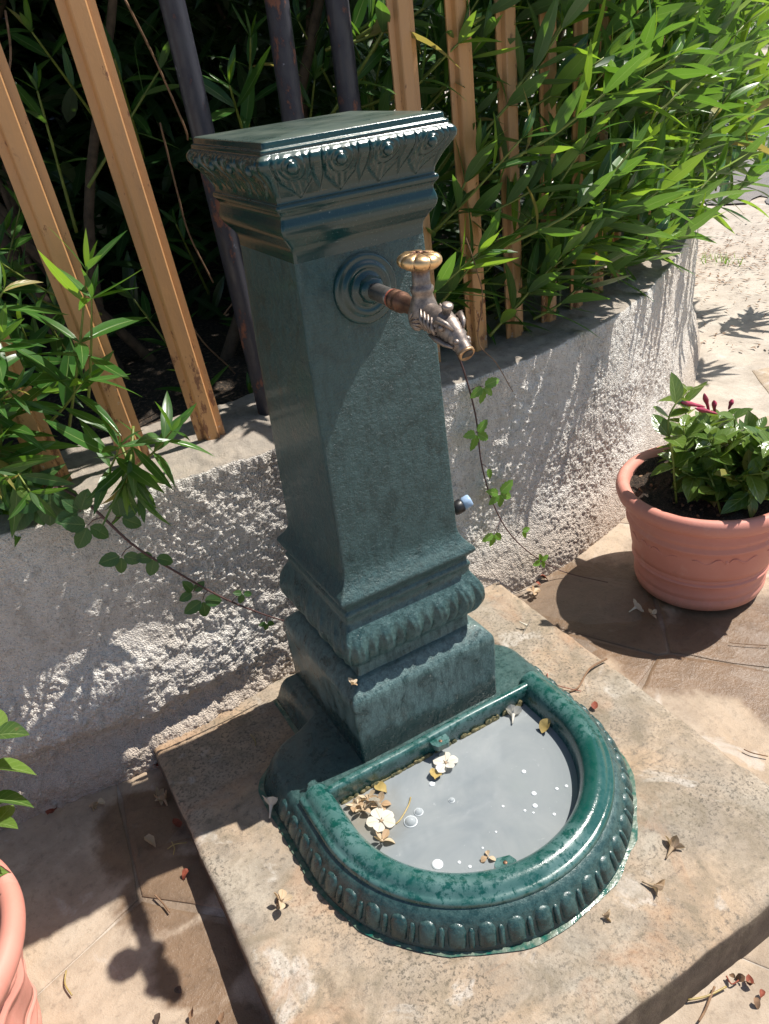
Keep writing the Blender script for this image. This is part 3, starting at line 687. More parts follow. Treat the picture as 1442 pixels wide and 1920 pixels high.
rv = [(.0, .016), (.012, .0155), (.020, .0135), (.0245, .010), (.0275, .0085), (.031, .0105), (.035, .0115), (.0385, .0098), (.0405, .0068), (.043, .0058), (.047, .0072), (.0505, .0062), (.0525, .003), (.053, -.004)]
MROS = Matrix.Translation((-0.004, -0.1098, 0.928)) @ Matrix.Rotation(math.radians(90), 4, 'X') @ Matrix.Rotation(math.radians(-1.3), 4, 'X')
MB().lathe(rv, 56, MROS).build('rosette', M['cap'], fountain)

# basin: D-shaped body with straight back, rolled rim, lip, gadroons
BX, BY = -0.018, -0.27
def dpath(R, yback, n=64):
    """right end -> round the front -> left end"""
    pts = [(BX + R, lerp(yback, BY, k / 8)) for k in range(8)]
    pts += [(BX + R * math.cos(-math.pi * k / n), BY + R * math.sin(-math.pi * k / n)) for k in range(n + 1)]
    pts += [(BX - R, lerp(BY, yback, k / 8)) for k in range(1, 9)]
    return pts
def sweep(section, yb, n=72):
    """section: list of (R, z); swept along the D; closed section, capped ends"""
    V = []; m = len(section)
    cols = [dpath(R, yb, n) for R, z in section]; L = len(cols[0])
    for i in range(L):
        for j, (R, z) in enumerate(section): V.append((*cols[j][i], z))
    Fc = [(i * m + j, (i + 1) * m + j, (i + 1) * m + (j + 1) % m, i * m + (j + 1) % m) for i in range(L - 1) for j in range(m)]
    Fc += [tuple(range(m)), tuple((L - 1) * m + j for j in range(m - 1, -1, -1))]
    return V, Fc
def outline(g):
    """full outline of the base in plan, g grows it outwards"""
    R = 0.297 + g; p = [(0.19 + g, 0.165 + g * .5), (0.19 + g, 0.02)]
    for k in range(9):
        a = math.pi / 2 * (1 - k / 8); rr = 0.075
        p.append((BX + R - rr + rr * math.cos(a), -0.075 + rr * math.sin(a) + g * .5))
    for k in range(1, 6): p.append((BX + R, lerp(-0.075, BY, k / 6)))
    for k in range(73): p.append((BX + R * math.cos(-math.pi * k / 72), BY + R * math.sin(-math.pi * k / 72)))
    for k in range(1, 6): p.append((BX - R, lerp(BY, -0.075, k / 6)))
    for k in range(9):
        a = math.pi / 2 * k / 8; rr = 0.075
        p.append((BX - R + rr - rr * math.cos(a), -0.075 + rr * math.sin(a) + g * .5))
    p += [(-0.19 - g, 0.02), (-0.19 - g, 0.165 + g * .5)]
    return p
lev = [(0.020, -0.004), (0.018, 0.006), (0.0145, 0.010), (0.011, 0.02), (0.004, 0.04), (-0.004, 0.053), (-0.010, 0.059), (-0.016, 0.062)]
V = []; oo = [outline(g) for g, z in lev]; m = len(oo[0])
for (g, z), o_ in zip(lev, oo): V += [(x, y, z) for x, y in o_]
Fc = [(r * m + i, r * m + (i + 1) % m, (r + 1) * m + (i + 1) % m, (r + 1) * m + i) for r in range(len(lev) - 1) for i in range(m)]
# top plate behind the lip (y > -0.18): left and right wings joined behind
keep = [i for i in range(m) if oo[-1][i][1] > -0.18]
right = [i for i in keep if oo[-1][i][0] > 0]; left_ = [i for i in keep if oo[-1][i][0] <= 0]
base = len(V); V += [(BX + 0.281, -0.178, 0.062), (BX - 0.281, -0.178, 0.062)]
top_loop = [(len(lev) - 1) * m + i for i in right] + [base, base + 1] + [(len(lev) - 1) * m + i for i in left_]
Fc.append(tuple(reversed(top_loop)))
me = mesh('basin_body', V, Fc); bm = bmesh.new(); bm.from_mesh(me); bmesh.ops.triangulate(bm, faces=[f for f in bm.faces if len(f.verts) > 4]); bmesh.ops.recalc_face_normals(bm, faces=bm.faces); bm.to_mesh(me); bm.free()
basin = autosmooth(link('basin_body', me, M['basin'], fountain), 45)
RIM = [(.214, .004), (.217, .03), (.221, .055), (.2245, .068), (.229, .0755), (.236, .0815), (.245, .0850), (.254, .0852), (.262, .0825), (.268, .0775), (.2715, .0735), (.2745, .0725), (.2785, .0715), (.2815, .068), (.2825, .063), (.2815, .0595), (.286, .055), (.293, .04), (.27, .02), (.24, .004)]
V, Fc = sweep(RIM, -0.168)
me = mesh('rim', V, Fc); bm = bmesh.new(); bm.from_mesh(me); bmesh.ops.recalc_face_normals(bm, faces=bm.faces); bm.to_mesh(me); bm.free()
rim = autosmooth(link('rim', me, M['rim'], fountain), 55)
# straight lip along the back of the bowl
lp = [(-0.195, 0.003), (-0.1935, 0.07), (-0.192, 0.0765), (-0.1885, 0.0792), (-0.180, 0.0785), (-0.1755, 0.075), (-0.172, 0.066), (-0.170, 0.056), (-0.170, 0.003)]
V = []; xs = np.linspace(BX - 0.236, BX + 0.236, 60)
for x in xs:
    dz = 0.0012 * math.sin(x * 23)
    for (y, z) in lp: V.append((x, y, z + (dz if z > .05 else 0)))
k = len(lp)
MB().add(V, [(i * k + j, (i + 1) * k + j, (i + 1) * k + (j + 1) % k, i * k + (j + 1) % k) for i in range(59) for j in range(k)] + [tuple(range(k)), tuple(59 * k + j for j in range(k))]).build('back_lip', M['rim'], fountain)
MB().add([(*p, 0.006) for p in dpath(0.222, -0.18, 40)], [tuple(range(57))]).build('bowl_floor', M['basin'], fountain, False)
# gadroons round the basin foot: a fat tongue and a thin dart
def gadroon_mesh():
    b = MB()
    def pill(x0, w, h, d, top):
        nu, nv = 9, 12; V = []
        for i in range(nu):
            for j in range(nv):
                u = i / (nu - 1) * 2 - 1; v = j / (nv - 1)
                half = w * math.sqrt(max(0.0, 1 - max(0.0, (v - .55) / .45) ** 2.2)) * (1 - 0.1 * (1 - v))
                ht = d * math.sqrt(max(0, 1 - abs(u) ** 2.4)) * (0.55 + 0.55 * math.sin(math.pi * min(v * .62 + .3, 1)))
                ht -= 0.0016 * math.exp(-((u * u + (v - .45) ** 2 * 2.2 - .42) / .1) ** 2)
                V.append((x0 + u * half, -ht if v < 1 else 0.0, v * h))
        b.add(V, grid_faces(nu, nv))
    pill(0, 0.0172, 0.040, 0.0095, 1); pill(0.0228, 0.0060, 0.033, 0.0080, 1)
    return b
g0 = gadroon_mesh().build('gadroon', M['basin'], basin)
arc = []
R = 0.309
L_side = 0.16; total = 2 * L_side + math.pi * R; ng = int(total / 0.0475)
for k in range(ng):
    q = (k + .5) * total / ng
    if q < L_side: p = (BX - R, BY + L_side - q); a = -math.pi / 2
    elif q > L_side + math.pi * R: p = (BX + R, BY + (q - L_side - math.pi * R)); a = math.pi / 2
    else:
        t = math.pi + (q - L_side) / R; p = (BX + R * math.cos(t), BY + R * math.sin(t)); a = t + math.pi / 2
    o = g0 if k == 0 else g0.copy()
    if k: COL.objects.link(o); o.parent = basin
    o.location = (p[0], p[1], 0.010)
    o.rotation_euler = (Matrix.Rotation(a, 3, 'Z') @ Matrix.Rotation(math.radians(-21), 3, 'X')).to_euler()
# two lugs that carried a grate
def lug(x, y, z, rz):
    b = MB(); prof = [(-.0185, 0), (-.0185, .010), (-.012, .0215), (.010, .0235), (.0185, .014), (.0185, 0)]
    V = [(px, -py, zz) for zz in (-.008, .004) for px, py in prof]; k = len(prof)
    b.add(V, [tuple(range(k)), tuple(range(2 * k - 1, k - 1, -1))] + [(i, (i + 1) % k, k + (i + 1) % k, k + i) for i in range(k)])
    o = autosmooth(b.build('lug', M['rim'], rim), 30); o.location = (x, y, z); o.rotation_euler = (0, 0, rz)
    h = MB().lathe([(.0, .0052), (.0022, .0052), (.0034, .0048), (.004, .0038)], 12, Matrix.Translation((0, -.011, 0))).build('bolt_hole', M['groove'], rim)
    h.location = (x, y, z); h.rotation_euler = (0, 0, rz)
lug(-0.012, -0.193, 0.066, 0.0)
lug(-0.072, -0.491, 0.060, math.pi - 0.25)
# thin skin of spilled green paint round the foot on the slab
sp = [(x, y, 0.0035) for x, y in outline(0.019)]; so_ = []
for (x, y) in outline(0.031):
    w = float(fbm(np.array([x * 22]), np.array([y * 22]), 0, 3, 71)[0]); k = 0.35 + 1.1 * w
    cxy = Vector((x - BX, y - BY)); base_ = Vector((x, y))
    so_.append((base_.x - cxy.normalized().x * 0.012 * (1.2 - k), base_.y - cxy.normalized().y * 0.012 * (1.2 - k), 0.0024))
m = len(sp)
tag(link('paint_spill', mesh('paint_spill', sp + so_, [(i, m + i, m + (i + 1) % m, (i + 1) % m) for i in range(m)]), M['spill'], fountain))
# scum line on the back lip at water level
sc = MB()
for i in range(60):
    x = lerp(BX - 0.205, BX + 0.205, i / 59); h = 0.004 + 0.008 * float(vnoise(np.array([x * 70]), np.array([0.]), 0, 5)[0]) + (0.006 if i > 45 else 0)
    if random.random() < .25: continue
    sc.ball((x + random.uniform(-.004, .004), -0.1958, 0.0362), (random.uniform(.005, .013), random.uniform(.0015, .003), h * random.uniform(.5, 1.2)), 8, 5)
sc.build('scum_line', M['algae'], fountain)

# water
WZ = 0.036
wp = dpath(0.2185, -0.194, 64)
water = tag(link('water', mesh('water', [(*p, WZ) for p in wp], [tuple(range(len(wp)))]), M['water'], smooth=False), 'cloudy grey water standing in the basin', kind='structure')
if water.data.polygons[0].normal.z < 0: water.data.flip_normals()
bub0 = None
for i, (px, py, r, kind) in enumerate([(770, 1541, 11, 0), (785, 1523, 7.5, 0), (847, 1501, 5, 0), (820, 1621, 10, 1), (810, 1470, 5.5, 1), (1001, 1488, 4.5, 1), (1003, 1511, 4.5, 1), (1044, 1479, 3, 1), (1062, 1474, 3, 1), (1039, 1527, 3, 1), (984, 1520, 2.5, 1), (943, 1512, 2.5, 1), (982, 1447, 4, 1), (861, 1617, 3, 1), (881, 1625, 3, 1), (1000, 1524, 2, 1), (930, 1560, 2, 1), (905, 1590, 2, 1)]):
    p = at_z(px, py, WZ); rr = r / FPX * (p - Vector(CAM)).length
    prof = [(1.0, 0.0), (0.94, 0.34), (0.77, 0.64), (0.5, 0.87), (0.2, 0.98), (0.0, 1.0)] if kind == 0 else [(1.0, 0.0), (0.9, 0.16), (0.6, 0.28), (0.0, 0.33)]
    b = MB().lathe([(a * rr, z * rr + .0004) for a, z in prof], 20)
    o = b.build('bubble' if kind == 0 else 'foam_spot', M['bubble'] if kind == 0 else M['foam'], water); o.location = p
    if kind == 0:
        ringp = [(rr * 1.04 * math.cos(t), rr * 1.04 * math.sin(t), .0006) for t in np.linspace(0, 2 * math.pi, 21)]
        q = MB().tube(ringp, rr * 0.09, 5).build('bubble_ring', M['foam'], water); q.location = p

# brass tap: fixed to the column, so a part with its own pieces
tap = MB()
MXT = lambda y, z: Vector((-0.002, y, z))
boss = MB().lathe([(.021, 0), (.0215, .006), (.0205, .011), (.0165, .016), (.0, .017)], 8, Matrix.Translation(MXT(-.121, .9285)) @ Matrix.Rotation(math.radians(90), 4, 'X')).build('nut', M['cap'], fountain)
def along(y0, z0, y1, z1, prof, n=20, fn=None):
    d = Vector((0, y1 - y0, z1 - z0)); q = Vector((0, 0, 1)).rotation_difference(d.normalized()).to_matrix().to_4x4()
    return MB().lathe([(r, t * d.length) for r, t in prof], n, Matrix.Translation(MXT(y0, z0)) @ q, fn)
tapo = along(-.268, .903, -.268, .984, [(0, 0), (.013, .0), (.0185, .06), (.0212, .16), (.0210, .26), (.0175, .40), (.0146, .50), (.0138, .56), (.0155, .60), (.0155, .66), (.0128, .69), (.0120, .74), (.0120, 1.0), (.0, 1.0)], 28,
             lambda q, r, z: 0.0011 * math.cos(q * 9) * (1 if 0.006 < z < .028 else 0)).build('tap_body', M['tap'], fountain)
along(-.136, .9275, -.186, .9262, [(0, 0), (.0128, 0), (.0128, .9), (.012, 1), (0, 1)]).build('pipe', M['steel'], tapo)
along(-.185, .9262, -.190, .926, [(.0135, 0), (.0142, .5), (.0135, 1)]).build('seal_ring', M['seal'], tapo)
along(-.189, .926, -.26, .924, [(.0120, 0), (.0148, .03), (.0150, .12), (.0132, .16), (.0132, .20), (.0150, .24), (.0150, .34), (.0122, .40), (.0118, .6), (.0118, 1)]).build('collar', M['groove'], tapo)
# shell fan on the cheek of the body
sh = MB()
cb = Vector((-.002, -.268, .9165))
for k in range(9):
    a = math.radians(-115 + k * 23); P3 = []
    for t in (0, .35, .7, 1.0):
        d = Vector((-.95 + .3 * t, .28 - .95 * t * math.cos(a) * .8 - .1 * t, -.18 + .85 * t * math.sin(a))).normalized(); P3.append(cb + Vector((d.x * .0212, d.y * .0212, d.z * .0185)))
    sh.tube(P3, [.0010, .0017, .0024, .0012], 6)
sh.build('shell_ornament', M['tap'], tapo)
# beast-head spout
hp = catmull([(-.002, -.270, .922), (-.002, -.292, .921), (-.002, -.311, .918), (-.002, -.328, .911), (-.002, -.342, .903), (-.002, -.352, .896), (-.002, -.362, .888)], 6)
rad = np.interp(np.linspace(0, 6, len(hp)), range(7), [.0165, .0160, .0182, .0196, .0158, .0122, .0108]).tolist()
hd = MB(); hd.tube(hp, rad, 20)
hv = []
for v in hd.V:
    v = Vector(v); t = (-v.y - .28) / .08
    k = 1 + 0.07 * math.sin(v.y * 620 + v.z * 700) + 0.05 * math.sin(v.y * 1500 - v.z * 900)
    hv.append(Vector((-.002 + (v.x + .002) * (0.95 if t < .5 else .85) * k, v.y, v.z)))
hd.V = [tuple(v) for v in hv]
for sx in (-1, 1):
    X_ = lambda x: -.002 + sx * x
    hd.ball((X_(.0155), -.331, .9185), (.0052, .0058, .0052))                                                       # eye
    hd.tube([(X_(.0165), -.316, .9225), (X_(.0172), -.328, .9285), (X_(.0130), -.340, .9245), (X_(.008), -.347, .917)], [.0022, .0044, .0036, .0018], 8)   # brow
    hd.tube([(X_(.0135), -.352, .897), (X_(.0165), -.340, .8985), (X_(.0190), -.324, .902), (X_(.0185), -.306, .905)], [.0016, .0030, .0036, .0016], 8)     # jaw
    hd.ball((X_(.0085), -.3535, .9035), (.0042, .0048, .0040))                                                      # nostril
    for q_ in range(4):                                                                                             # mane locks
        yy = -.284 - q_ * .0085; hd.tube([(X_(.0150), yy, .934 - q_ * .002), (X_(.0190), yy - .006, .921 - q_ * .002), (X_(.0165), yy - .010, .907 - q_ * .0012)], [.0016, .0034, .0014], 8)
head = hd.build('spout_head', M['tap'], tapo)
MB().tube([(-.002, -.3600, .8899), (-.002, -.3638, .8869), (-.002, -.3640, .8868)], [.0114, .0112, .0098], 16).build('spout_lip', M['brass_old'], head)
MB().tube([(-.002, -.3640, .8868), (-.002, -.36425, .88665)], [.0085, .0083], 16).build('spout_mouth_shade', M['black'], head)  # flat black disc paints the shade inside the hollow spout
along(-.319, .925, -.327, .945, [(0, 0), (.0072, 0), (.0060, .35), (.0062, .6), (.0078, .78), (.0076, .95), (.005, 1.02), (0, 1.03)], 14).build('horn', M['tap'], head)
# fluted eight-lobed handle
nq, nr = 128, 16; V = []
for i in range(nq):
    q = 2 * math.pi * i / nq; lob = abs(math.cos(q * 4)) ** 0.45
    for j in range(nr):
        t = math.pi * j / (nr - 1); r = 0.0298 * (math.sin(t) ** 0.75) * (0.905 + 0.095 * lob); z = -math.cos(t) * 0.0120 * (0.72 + 0.28 * lob * math.sin(t) + .12)
        if math.cos(t) < -.75: z -= 0.0006
        V.append((r * math.cos(q), r * math.sin(q), z))
hnd = MB().add(V, grid_faces(nq, nr, True)).build('handle', M['handle'], tapo)
hnd.location = (-.002, -.268, .991); hnd.rotation_euler = (math.radians(3), math.radians(3), 0.35)
gv = MB()
for k in range(8):
    q = math.pi / 8 + k * math.pi / 4
    gv.tube([(math.cos(q) * r, math.sin(q) * r, z) for r, z in ((.005, .0104), (.013, .0090), (.020, .0064), (.0246, .0030), (.0268, -.0008), (.0252, -.005))], .0009, 5)
gv.lathe([(.0048, .0095), (.0046, .0112), (.0, .0117)], 14)
o = gv.build('handle_grooves', M['groove'], hnd)
tapo.name = 'tap_body'

# ------------------------------------------------------------------ leaves, shoots and bushes
def leaf_geo(W=0.16, curve=0.12, fold=0.25, segs=7, pexp=0.85, tipe=0.9, twist=0.0, ser=0.0):
    """unit-length leaf along +Y, upper side +Z"""
    V = []; U = []; Fc = []
    for i in range(segs + 1):
        t = i / segs; w = 0.5 * W * max(math.sin(math.pi * t ** pexp), 0.0) ** tipe + (0.006 if i == 0 else 0)
        if i == segs: w = 0.002
        if ser and 0 < i < segs: w *= 1 + ser * (1 if i % 2 else -1)
        z = -curve * t * t; tw = twist * t
        for k, x in ((0, -w), (1, 0.0), (2, w)):
            zz = z + abs(x) * fold; V.append((x * math.cos(tw), t, zz + x * math.sin(tw))); U.append((k / 2, t))
    for i in range(segs):
        for k in (0, 1): Fc.append((i * 3 + k, i * 3 + k + 1, i * 3 + k + 4, i * 3 + k + 3))
    return V, Fc, U
def leaf_mesh(name, mat, **kw):
    V, Fc, U = leaf_geo(**kw); me = mesh(name, V, Fc, U); me.materials.append(mat)
    me.polygons.foreach_set('use_smooth', [True] * len(me.polygons)); return me
OL = [dict(W=.215, curve=.06, fold=.16, twist=.1), dict(W=.20, curve=.2, fold=.2, twist=-.2), dict(W=.23, curve=-.08, fold=.14, twist=.2), dict(W=.205, curve=.3, fold=.24, twist=.3), dict(W=.185, curve=.12, fold=.12, twist=-.4)]
LM_OLD = [leaf_mesh('leaf', M['leaf'], **k) for k in OL]; LM_YOUNG = [leaf_mesh('leaf', M['leaf_young'], **k) for k in OL]; LM_DRY = [leaf_mesh('leaf', M['leaf_yellow'], **{**k, 'curve': .4, 'fold': .5}) for k in OL]
OL_GEO = [leaf_geo(**k) for k in OL]; OL_LOW = [leaf_geo(segs=4, **k) for k in OL]

def frame(d, up):
    y = d.normalized(); x = y.cross(up)
    if x.length < 1e-4: x = y.cross(Vector((1, 0, 0)))
    x.normalize(); z = x.cross(y); return Matrix((x, y, z)).transposed()
def mat4(p, R3, s): return Matrix.Translation(p) @ R3.to_4x4() @ Matrix.Scale(s, 4)
def shoot(base, tip, bend, size, whorls, rnd, start=0.25, sweep=(66, 28), young=0.5, sag=0.0):
    """a stem with whorls of three leaves; returns stem points and leaf list"""
    mid = base.lerp(tip, 0.5) + bend; pts = catmull([base, mid, tip], 5); leaves = []
    ph = rnd.uniform(0, 6.28)
    for w in range(whorls):
        t = lerp(start, 1.0, w / max(whorls - 1, 1)); f = t * (len(pts) - 1); i = min(int(f), len(pts) - 2)
        p = pts[i].lerp(pts[i + 1], f - i); d = (pts[i + 1] - pts[i]).normalized()
        a = d.orthogonal().normalized(); b = d.cross(a); ph += 1.05
        ang = math.radians(lerp(sweep[0], sweep[1], t) + rnd.uniform(-8, 8))
        ls = size * (lerp(0.9, 1.0, t) if t < .8 else lerp(1.0, 0.62, (t - .8) / .2))
        for k in range(3):
            if rnd.random() < 0.08: continue
            q = ph + k * 2.094 + rnd.uniform(-.25, .25); side = a * math.cos(q) + b * math.sin(q)
            ld = d * math.cos(ang) + side * math.sin(ang); ld.z -= sag; ld.normalize()
            upv = (d * 0.9 - side * 0.5 + Vector((0, 0, 0.55)) + Vector((rnd.uniform(-.25, .25), rnd.uniform(-.25, .25), 0)))
            leaves.append((mat4(p, frame(ld, upv), ls * rnd.uniform(.78, 1.12)), rnd.randrange(5), rnd.random() < (young if t > .78 else young * .18)))
        if w == whorls - 1:
            for k in range(2):
                q = ph + k * 3.1 + 1; side = a * math.cos(q) + b * math.sin(q); ld = (d + side * 0.22).normalized()
                leaves.append((mat4(p, frame(ld, d * .2 - side + Vector((0, 0, .2))), ls * rnd.uniform(.55, .8)), rnd.randrange(5), rnd.random() < young * 2))
    return pts, leaves
def joined_leaves(name, items, mat, parent, geos):
    VV = []; FF = []; UU = []; off = 0
    for m4, k in items:
        V, Fc, U = geos[k]; A = np.array(m4)
        v = np.c_[np.array(V), np.ones(len(V))] @ A.T; VV.append(v[:, :3]); FF.append(np.array(Fc) + off); UU.append(np.array(U)); off += len(V)
    if not VV: return None
    VV = np.concatenate(VV); FF = np.concatenate(FF); UU = np.concatenate(UU)
    me = big_mesh(name, VV, FF); l = me.uv_layers.new(name='UVMap'); li = np.zeros(len(me.loops), np.int32); me.loops.foreach_get('vertex_index', li)
    l.data.foreach_set('uv', UU[li].astype(np.float32).ravel())
    o = link(name, me, mat); o.parent = parent; o.matrix_parent_inverse = Matrix.Translation(-parent.location); o['kind'] = 'stuff'; return o
def bush(name, base, shoots, label, cat, group=None, limit=300, stem_r=0.0042):
    b = tag(empty(name, base), label, cat, group); inv = Matrix.Translation(-Vector(base))
    allv = []
    for pts, lv in shoots:
        r = [lerp(stem_r, stem_r * .5, i / (len(pts) - 1)) for i in range(len(pts))]
        s = MB().tube(pts, r, 6).build('stem', M['stem_green'], b); s.matrix_parent_inverse = inv; allv += lv
    C_ = Vector(CAM)
    def key(l):
        p = l[0].translation; v = p - C_; dep = v.dot(Vector(FW)); u = 721 + FPX * v.dot(Vector(RT)) / max(dep, .01); w = 960 - FPX * v.dot(Vector(UP)) / max(dep, .01)
        return dep + (0 if -60 < u < 1500 and -80 < w < 2000 else 100)
    allv.sort(key=key)
    for m4, k, yg in allv[:limit]:
        o = bpy.data.objects.new('leaf', (LM_YOUNG if yg else LM_DRY if random.random() < .018 else LM_OLD)[k]); COL.objects.link(o); o.parent = b; o.matrix_parent_inverse = inv; o.matrix_basis = m4
    rest = allv[limit:]
    joined_leaves('foliage', [(m, k) for m, k, y in rest if not y], M['leaf'], b, OL_GEO)
    joined_leaves('young_foliage', [(m, k) for m, k, y in rest if y], M['leaf_young'], b, OL_GEO)
    return b

# oleanders along the right half of the fence; shoots push through it, up and to the right
def hedge_bush(x0, x1, n, seed, label, zlo, zhi, outlo, outhi, size, base_x):
    r = random.Random(seed); sh = []
    for i in range(n):
        x = lerp(x0, x1, (i + r.random()) / n); z = lerp(zlo, zhi, r.random() ** 0.9); o = r.uniform(outlo, outhi)
        X, Y, tx, ty = [float(v) for v in wall_at(s_of_x(x))]; T = Vector((tx, ty, 0)); N = Vector((ty, -tx, 0))
        tip = Vector((X, Y, z)) + N * (o - 0.128)
        d = (T * r.uniform(.25, .95) + N * r.uniform(.15, .75) + Vector((0, 0, r.uniform(.15, .85)))).normalized(); L = r.uniform(.24, .42)
        base_ = tip - d * L - N * r.uniform(0, .08); base_.z = max(base_.z, WTOP + 0.03)
        sh.append(shoot(base_, tip, Vector((r.uniform(-.02, .02), r.uniform(-.02, .02), -.02)), size * r.uniform(.85, 1.12), r.randint(4, 6), r))
    return bush('oleander_bush', wall_pt(base_x, -0.35, 0.5), sh, label, 'shrub', 'oleanders growing through the fence')
hedge_bush(.44, .92, 40, 101, 'oleander bush filling the fence gaps behind the tap', .64, 1.5, -.10, .16, .150, .75)
hedge_bush(.78, 1.35, 64, 102, 'oleander bush pushing through the fence where the wall begins to curve', .66, 1.6, -.04, .24, .160, 1.05)
hedge_bush(1.22, 1.85, 54, 103, 'oleander bush hiding the fence midway along the curving wall', .66, 1.6, -.08, .26, .165, 1.55)
hedge_bush(1.72, 2.45, 54, 104, 'oleander bush hanging over the wall top where the wall turns away', .60, 1.55, .0, .34, .175, 2.1)
hedge_bush(2.3, 3.2, 60, 105, 'oleander bush leaning out furthest over the pavement beside the road', .62, 1.6, .05, .85, .185, 2.8)

# oleander left of the column, in front of and between the slats
r = random.Random(5); L = []
def px_shoot(bpx, tpx, Yb, Yt, size, wh, **kw):
    b = at_y(*bpx, Yb); t = at_y(*tpx, Yt); L.append(shoot(b, t, Vector((0, -.01, 0)), size, wh, r, **kw))
px_shoot((130, 800), (163, 508), .34, .27, .155, 4, start=.35, sweep=(85, 50), young=.45)
px_shoot((165, 760), (172, 560), .33, .26, .14, 2, start=.5, sweep=(100, 70), young=.3)
px_shoot((95, 790), (155, 715), .36, .28, .135, 3, start=.4, sweep=(80, 50), young=.2)
px_shoot((190, 900), (224, 838), .26, .20, .135, 3, start=.45, sweep=(95, 55), young=.15, sag=.1)
px_shoot((250, 800), (236, 905), .24, .165, .125, 4, start=.35, sweep=(70, 35), young=.1, sag=.3)
px_shoot((225, 830), (262, 925), .24, .175, .10, 3, start=.4, sweep=(70, 35), young=.1, sag=.3)
px_shoot((250, 880), (322, 808), .30, .22, .112, 3, start=.5, sweep=(80, 50), young=.15)
px_shoot((-60, 640), (5, 548), .36, .28, .115, 3, start=.4, sweep=(75, 45), young=.4)
px_shoot((-70, 760), (0, 640), .36, .26, .115, 4, start=.4, sweep=(80, 50), young=.25)
px_shoot((-80, 800), (20, 735), .36, .25, .11, 4, start=.3, sweep=(80, 55), young=.2)
for i in range(18):
    px = r.uniform(-190, 100); py = r.uniform(640, 960) + max(0, -px) * .05; Y = r.uniform(.26, .52)
    if px > 60 and py < 700: Y += .12
    t = at_y(px, py, Y); d = Vector((r.uniform(.0, .8), r.uniform(-.7, .1), r.uniform(.0, .8))).normalized(); b = t - d * r.uniform(.14, .24); b.z = max(b.z, .6)
    L.append(shoot(b, t, Vector((0, 0, -.015)), .145 * r.uniform(.85, 1.1), 3, r, start=.4, sweep=(80, 42), young=.15))
for i in range(12):
    t = at_y(r.uniform(-160, 60), r.uniform(380, 640), r.uniform(.5, .8)); d = Vector((r.uniform(-.5, .7), r.uniform(-.7, .1), r.uniform(.2, .8))).normalized()
    L.append(shoot(t - d * .28, t, Vector((0, 0, -.015)), .12, 4, r, sweep=(75, 40), young=.1))
for i in range(7):
    px = r.uniform(-120, 110); py = r.uniform(880, 960) - max(0, px) * .1; t = at_y(px, py, r.uniform(.19, .26)); b = t + Vector((r.uniform(-.16, -.02), .16, r.uniform(.0, .08)))
    L.append(shoot(b, t, Vector((0, 0, .03)), .115, 3, r, start=.5, sweep=(85, 50), young=.1, sag=.25))
bush('oleander_bush', wall_pt(-.55, -0.32, 0.5), L, 'oleander bush drooping over the white wall left of the column', 'shrub', 'oleanders growing through the fence', stem_r=.003)
# sparse shaded shoots in the gap behind the column
L = []
for (tpx, Y, s_) in (((430, 160), .62, .15), ((470, 70), .75, .13), ((300, 130), .8, .13), ((215, 110), .9, .12), ((70, 170), .8, .13), ((60, 60), .9, .12), ((590, 150), .7, .12), ((660, 60), .8, .12), ((715, 110), .65, .11), ((560, 40), .9, .12), ((360, 700), .7, .12), ((470, 740), .62, .12), ((455, 600), .9, .10), ((250, 560), .85, .12), ((330, 420), 1.1, .12), ((720, 60), .55, .11), ((690, 180), .7, .10)):
    t = at_y(*tpx, Y); d = Vector((r.uniform(-.5, .5), r.uniform(-.6, .0), r.uniform(.4, .9))).normalized()
    L.append(shoot(t - d * .3, t, Vector((0, 0, 0)), s_, 3, r, start=.5, sweep=(80, 45), young=.12))
bush('oleander_bush', (0.25, .85, .52), L, 'sparse shaded oleander shoots in the dark gap behind the column', 'shrub', 'oleanders growing through the fence')

# dense dark hedge that closes the view behind the fence
hb = tag(empty('background_hedge', (0.6, 1.5, .5)), 'dense dark evergreen hedge closing the view behind the fence', 'hedge')
r = random.Random(77); items = []
for i in range(26000):
    x = r.uniform(-2.3, 3.28); X, Y, tx, ty = [float(v) for v in wall_at(s_of_x(x))]
    z = .5 + 2.3 * r.random() ** 0.85
    if z > 1.5: o = r.uniform(.30, 2.6)
    else: o = (r.uniform(.95, 2.6) if x < .5 else r.uniform(.42, 2.4))
    big_ = 1.0 + .7 * max(0, o - 1.2)
    p = Vector((X - ty * o, Y + tx * o, z)); d = Vector((r.uniform(-1, 1), r.uniform(-1, .3), r.uniform(-.5, .8))).normalized()
    items.append((mat4(p, frame(d, Vector((r.uniform(-.5, .5), -.5, 1))), r.uniform(.12, .2) * big_), r.randrange(5)))
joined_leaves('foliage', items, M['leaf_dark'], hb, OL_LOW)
inv = Matrix.Translation(-hb.location)
for i in range(26):
    x = r.uniform(-1.2, 2.4); X, Y, tx, ty = [float(v) for v in wall_at(s_of_x(x))]; o = r.uniform(.55, 1.2)
    b = Vector((X - ty * o, Y + tx * o, .5)); lean = Vector((r.uniform(-.7, .7), r.uniform(-.2, .3), 1))
    pts = catmull([b, b + lean * .45 + Vector((r.uniform(-.08, .08), 0, 0)), b + lean * .95 + Vector((r.uniform(-.1, .1), 0, 0)), b + lean * 1.5], 5)
    rr = r.uniform(.008, .02); s = MB().tube(pts, [lerp(rr, rr * .45, k / (len(pts) - 1)) for k in range(len(pts))], 8).build('branch', M['branch'], hb); s.matrix_parent_inverse = inv
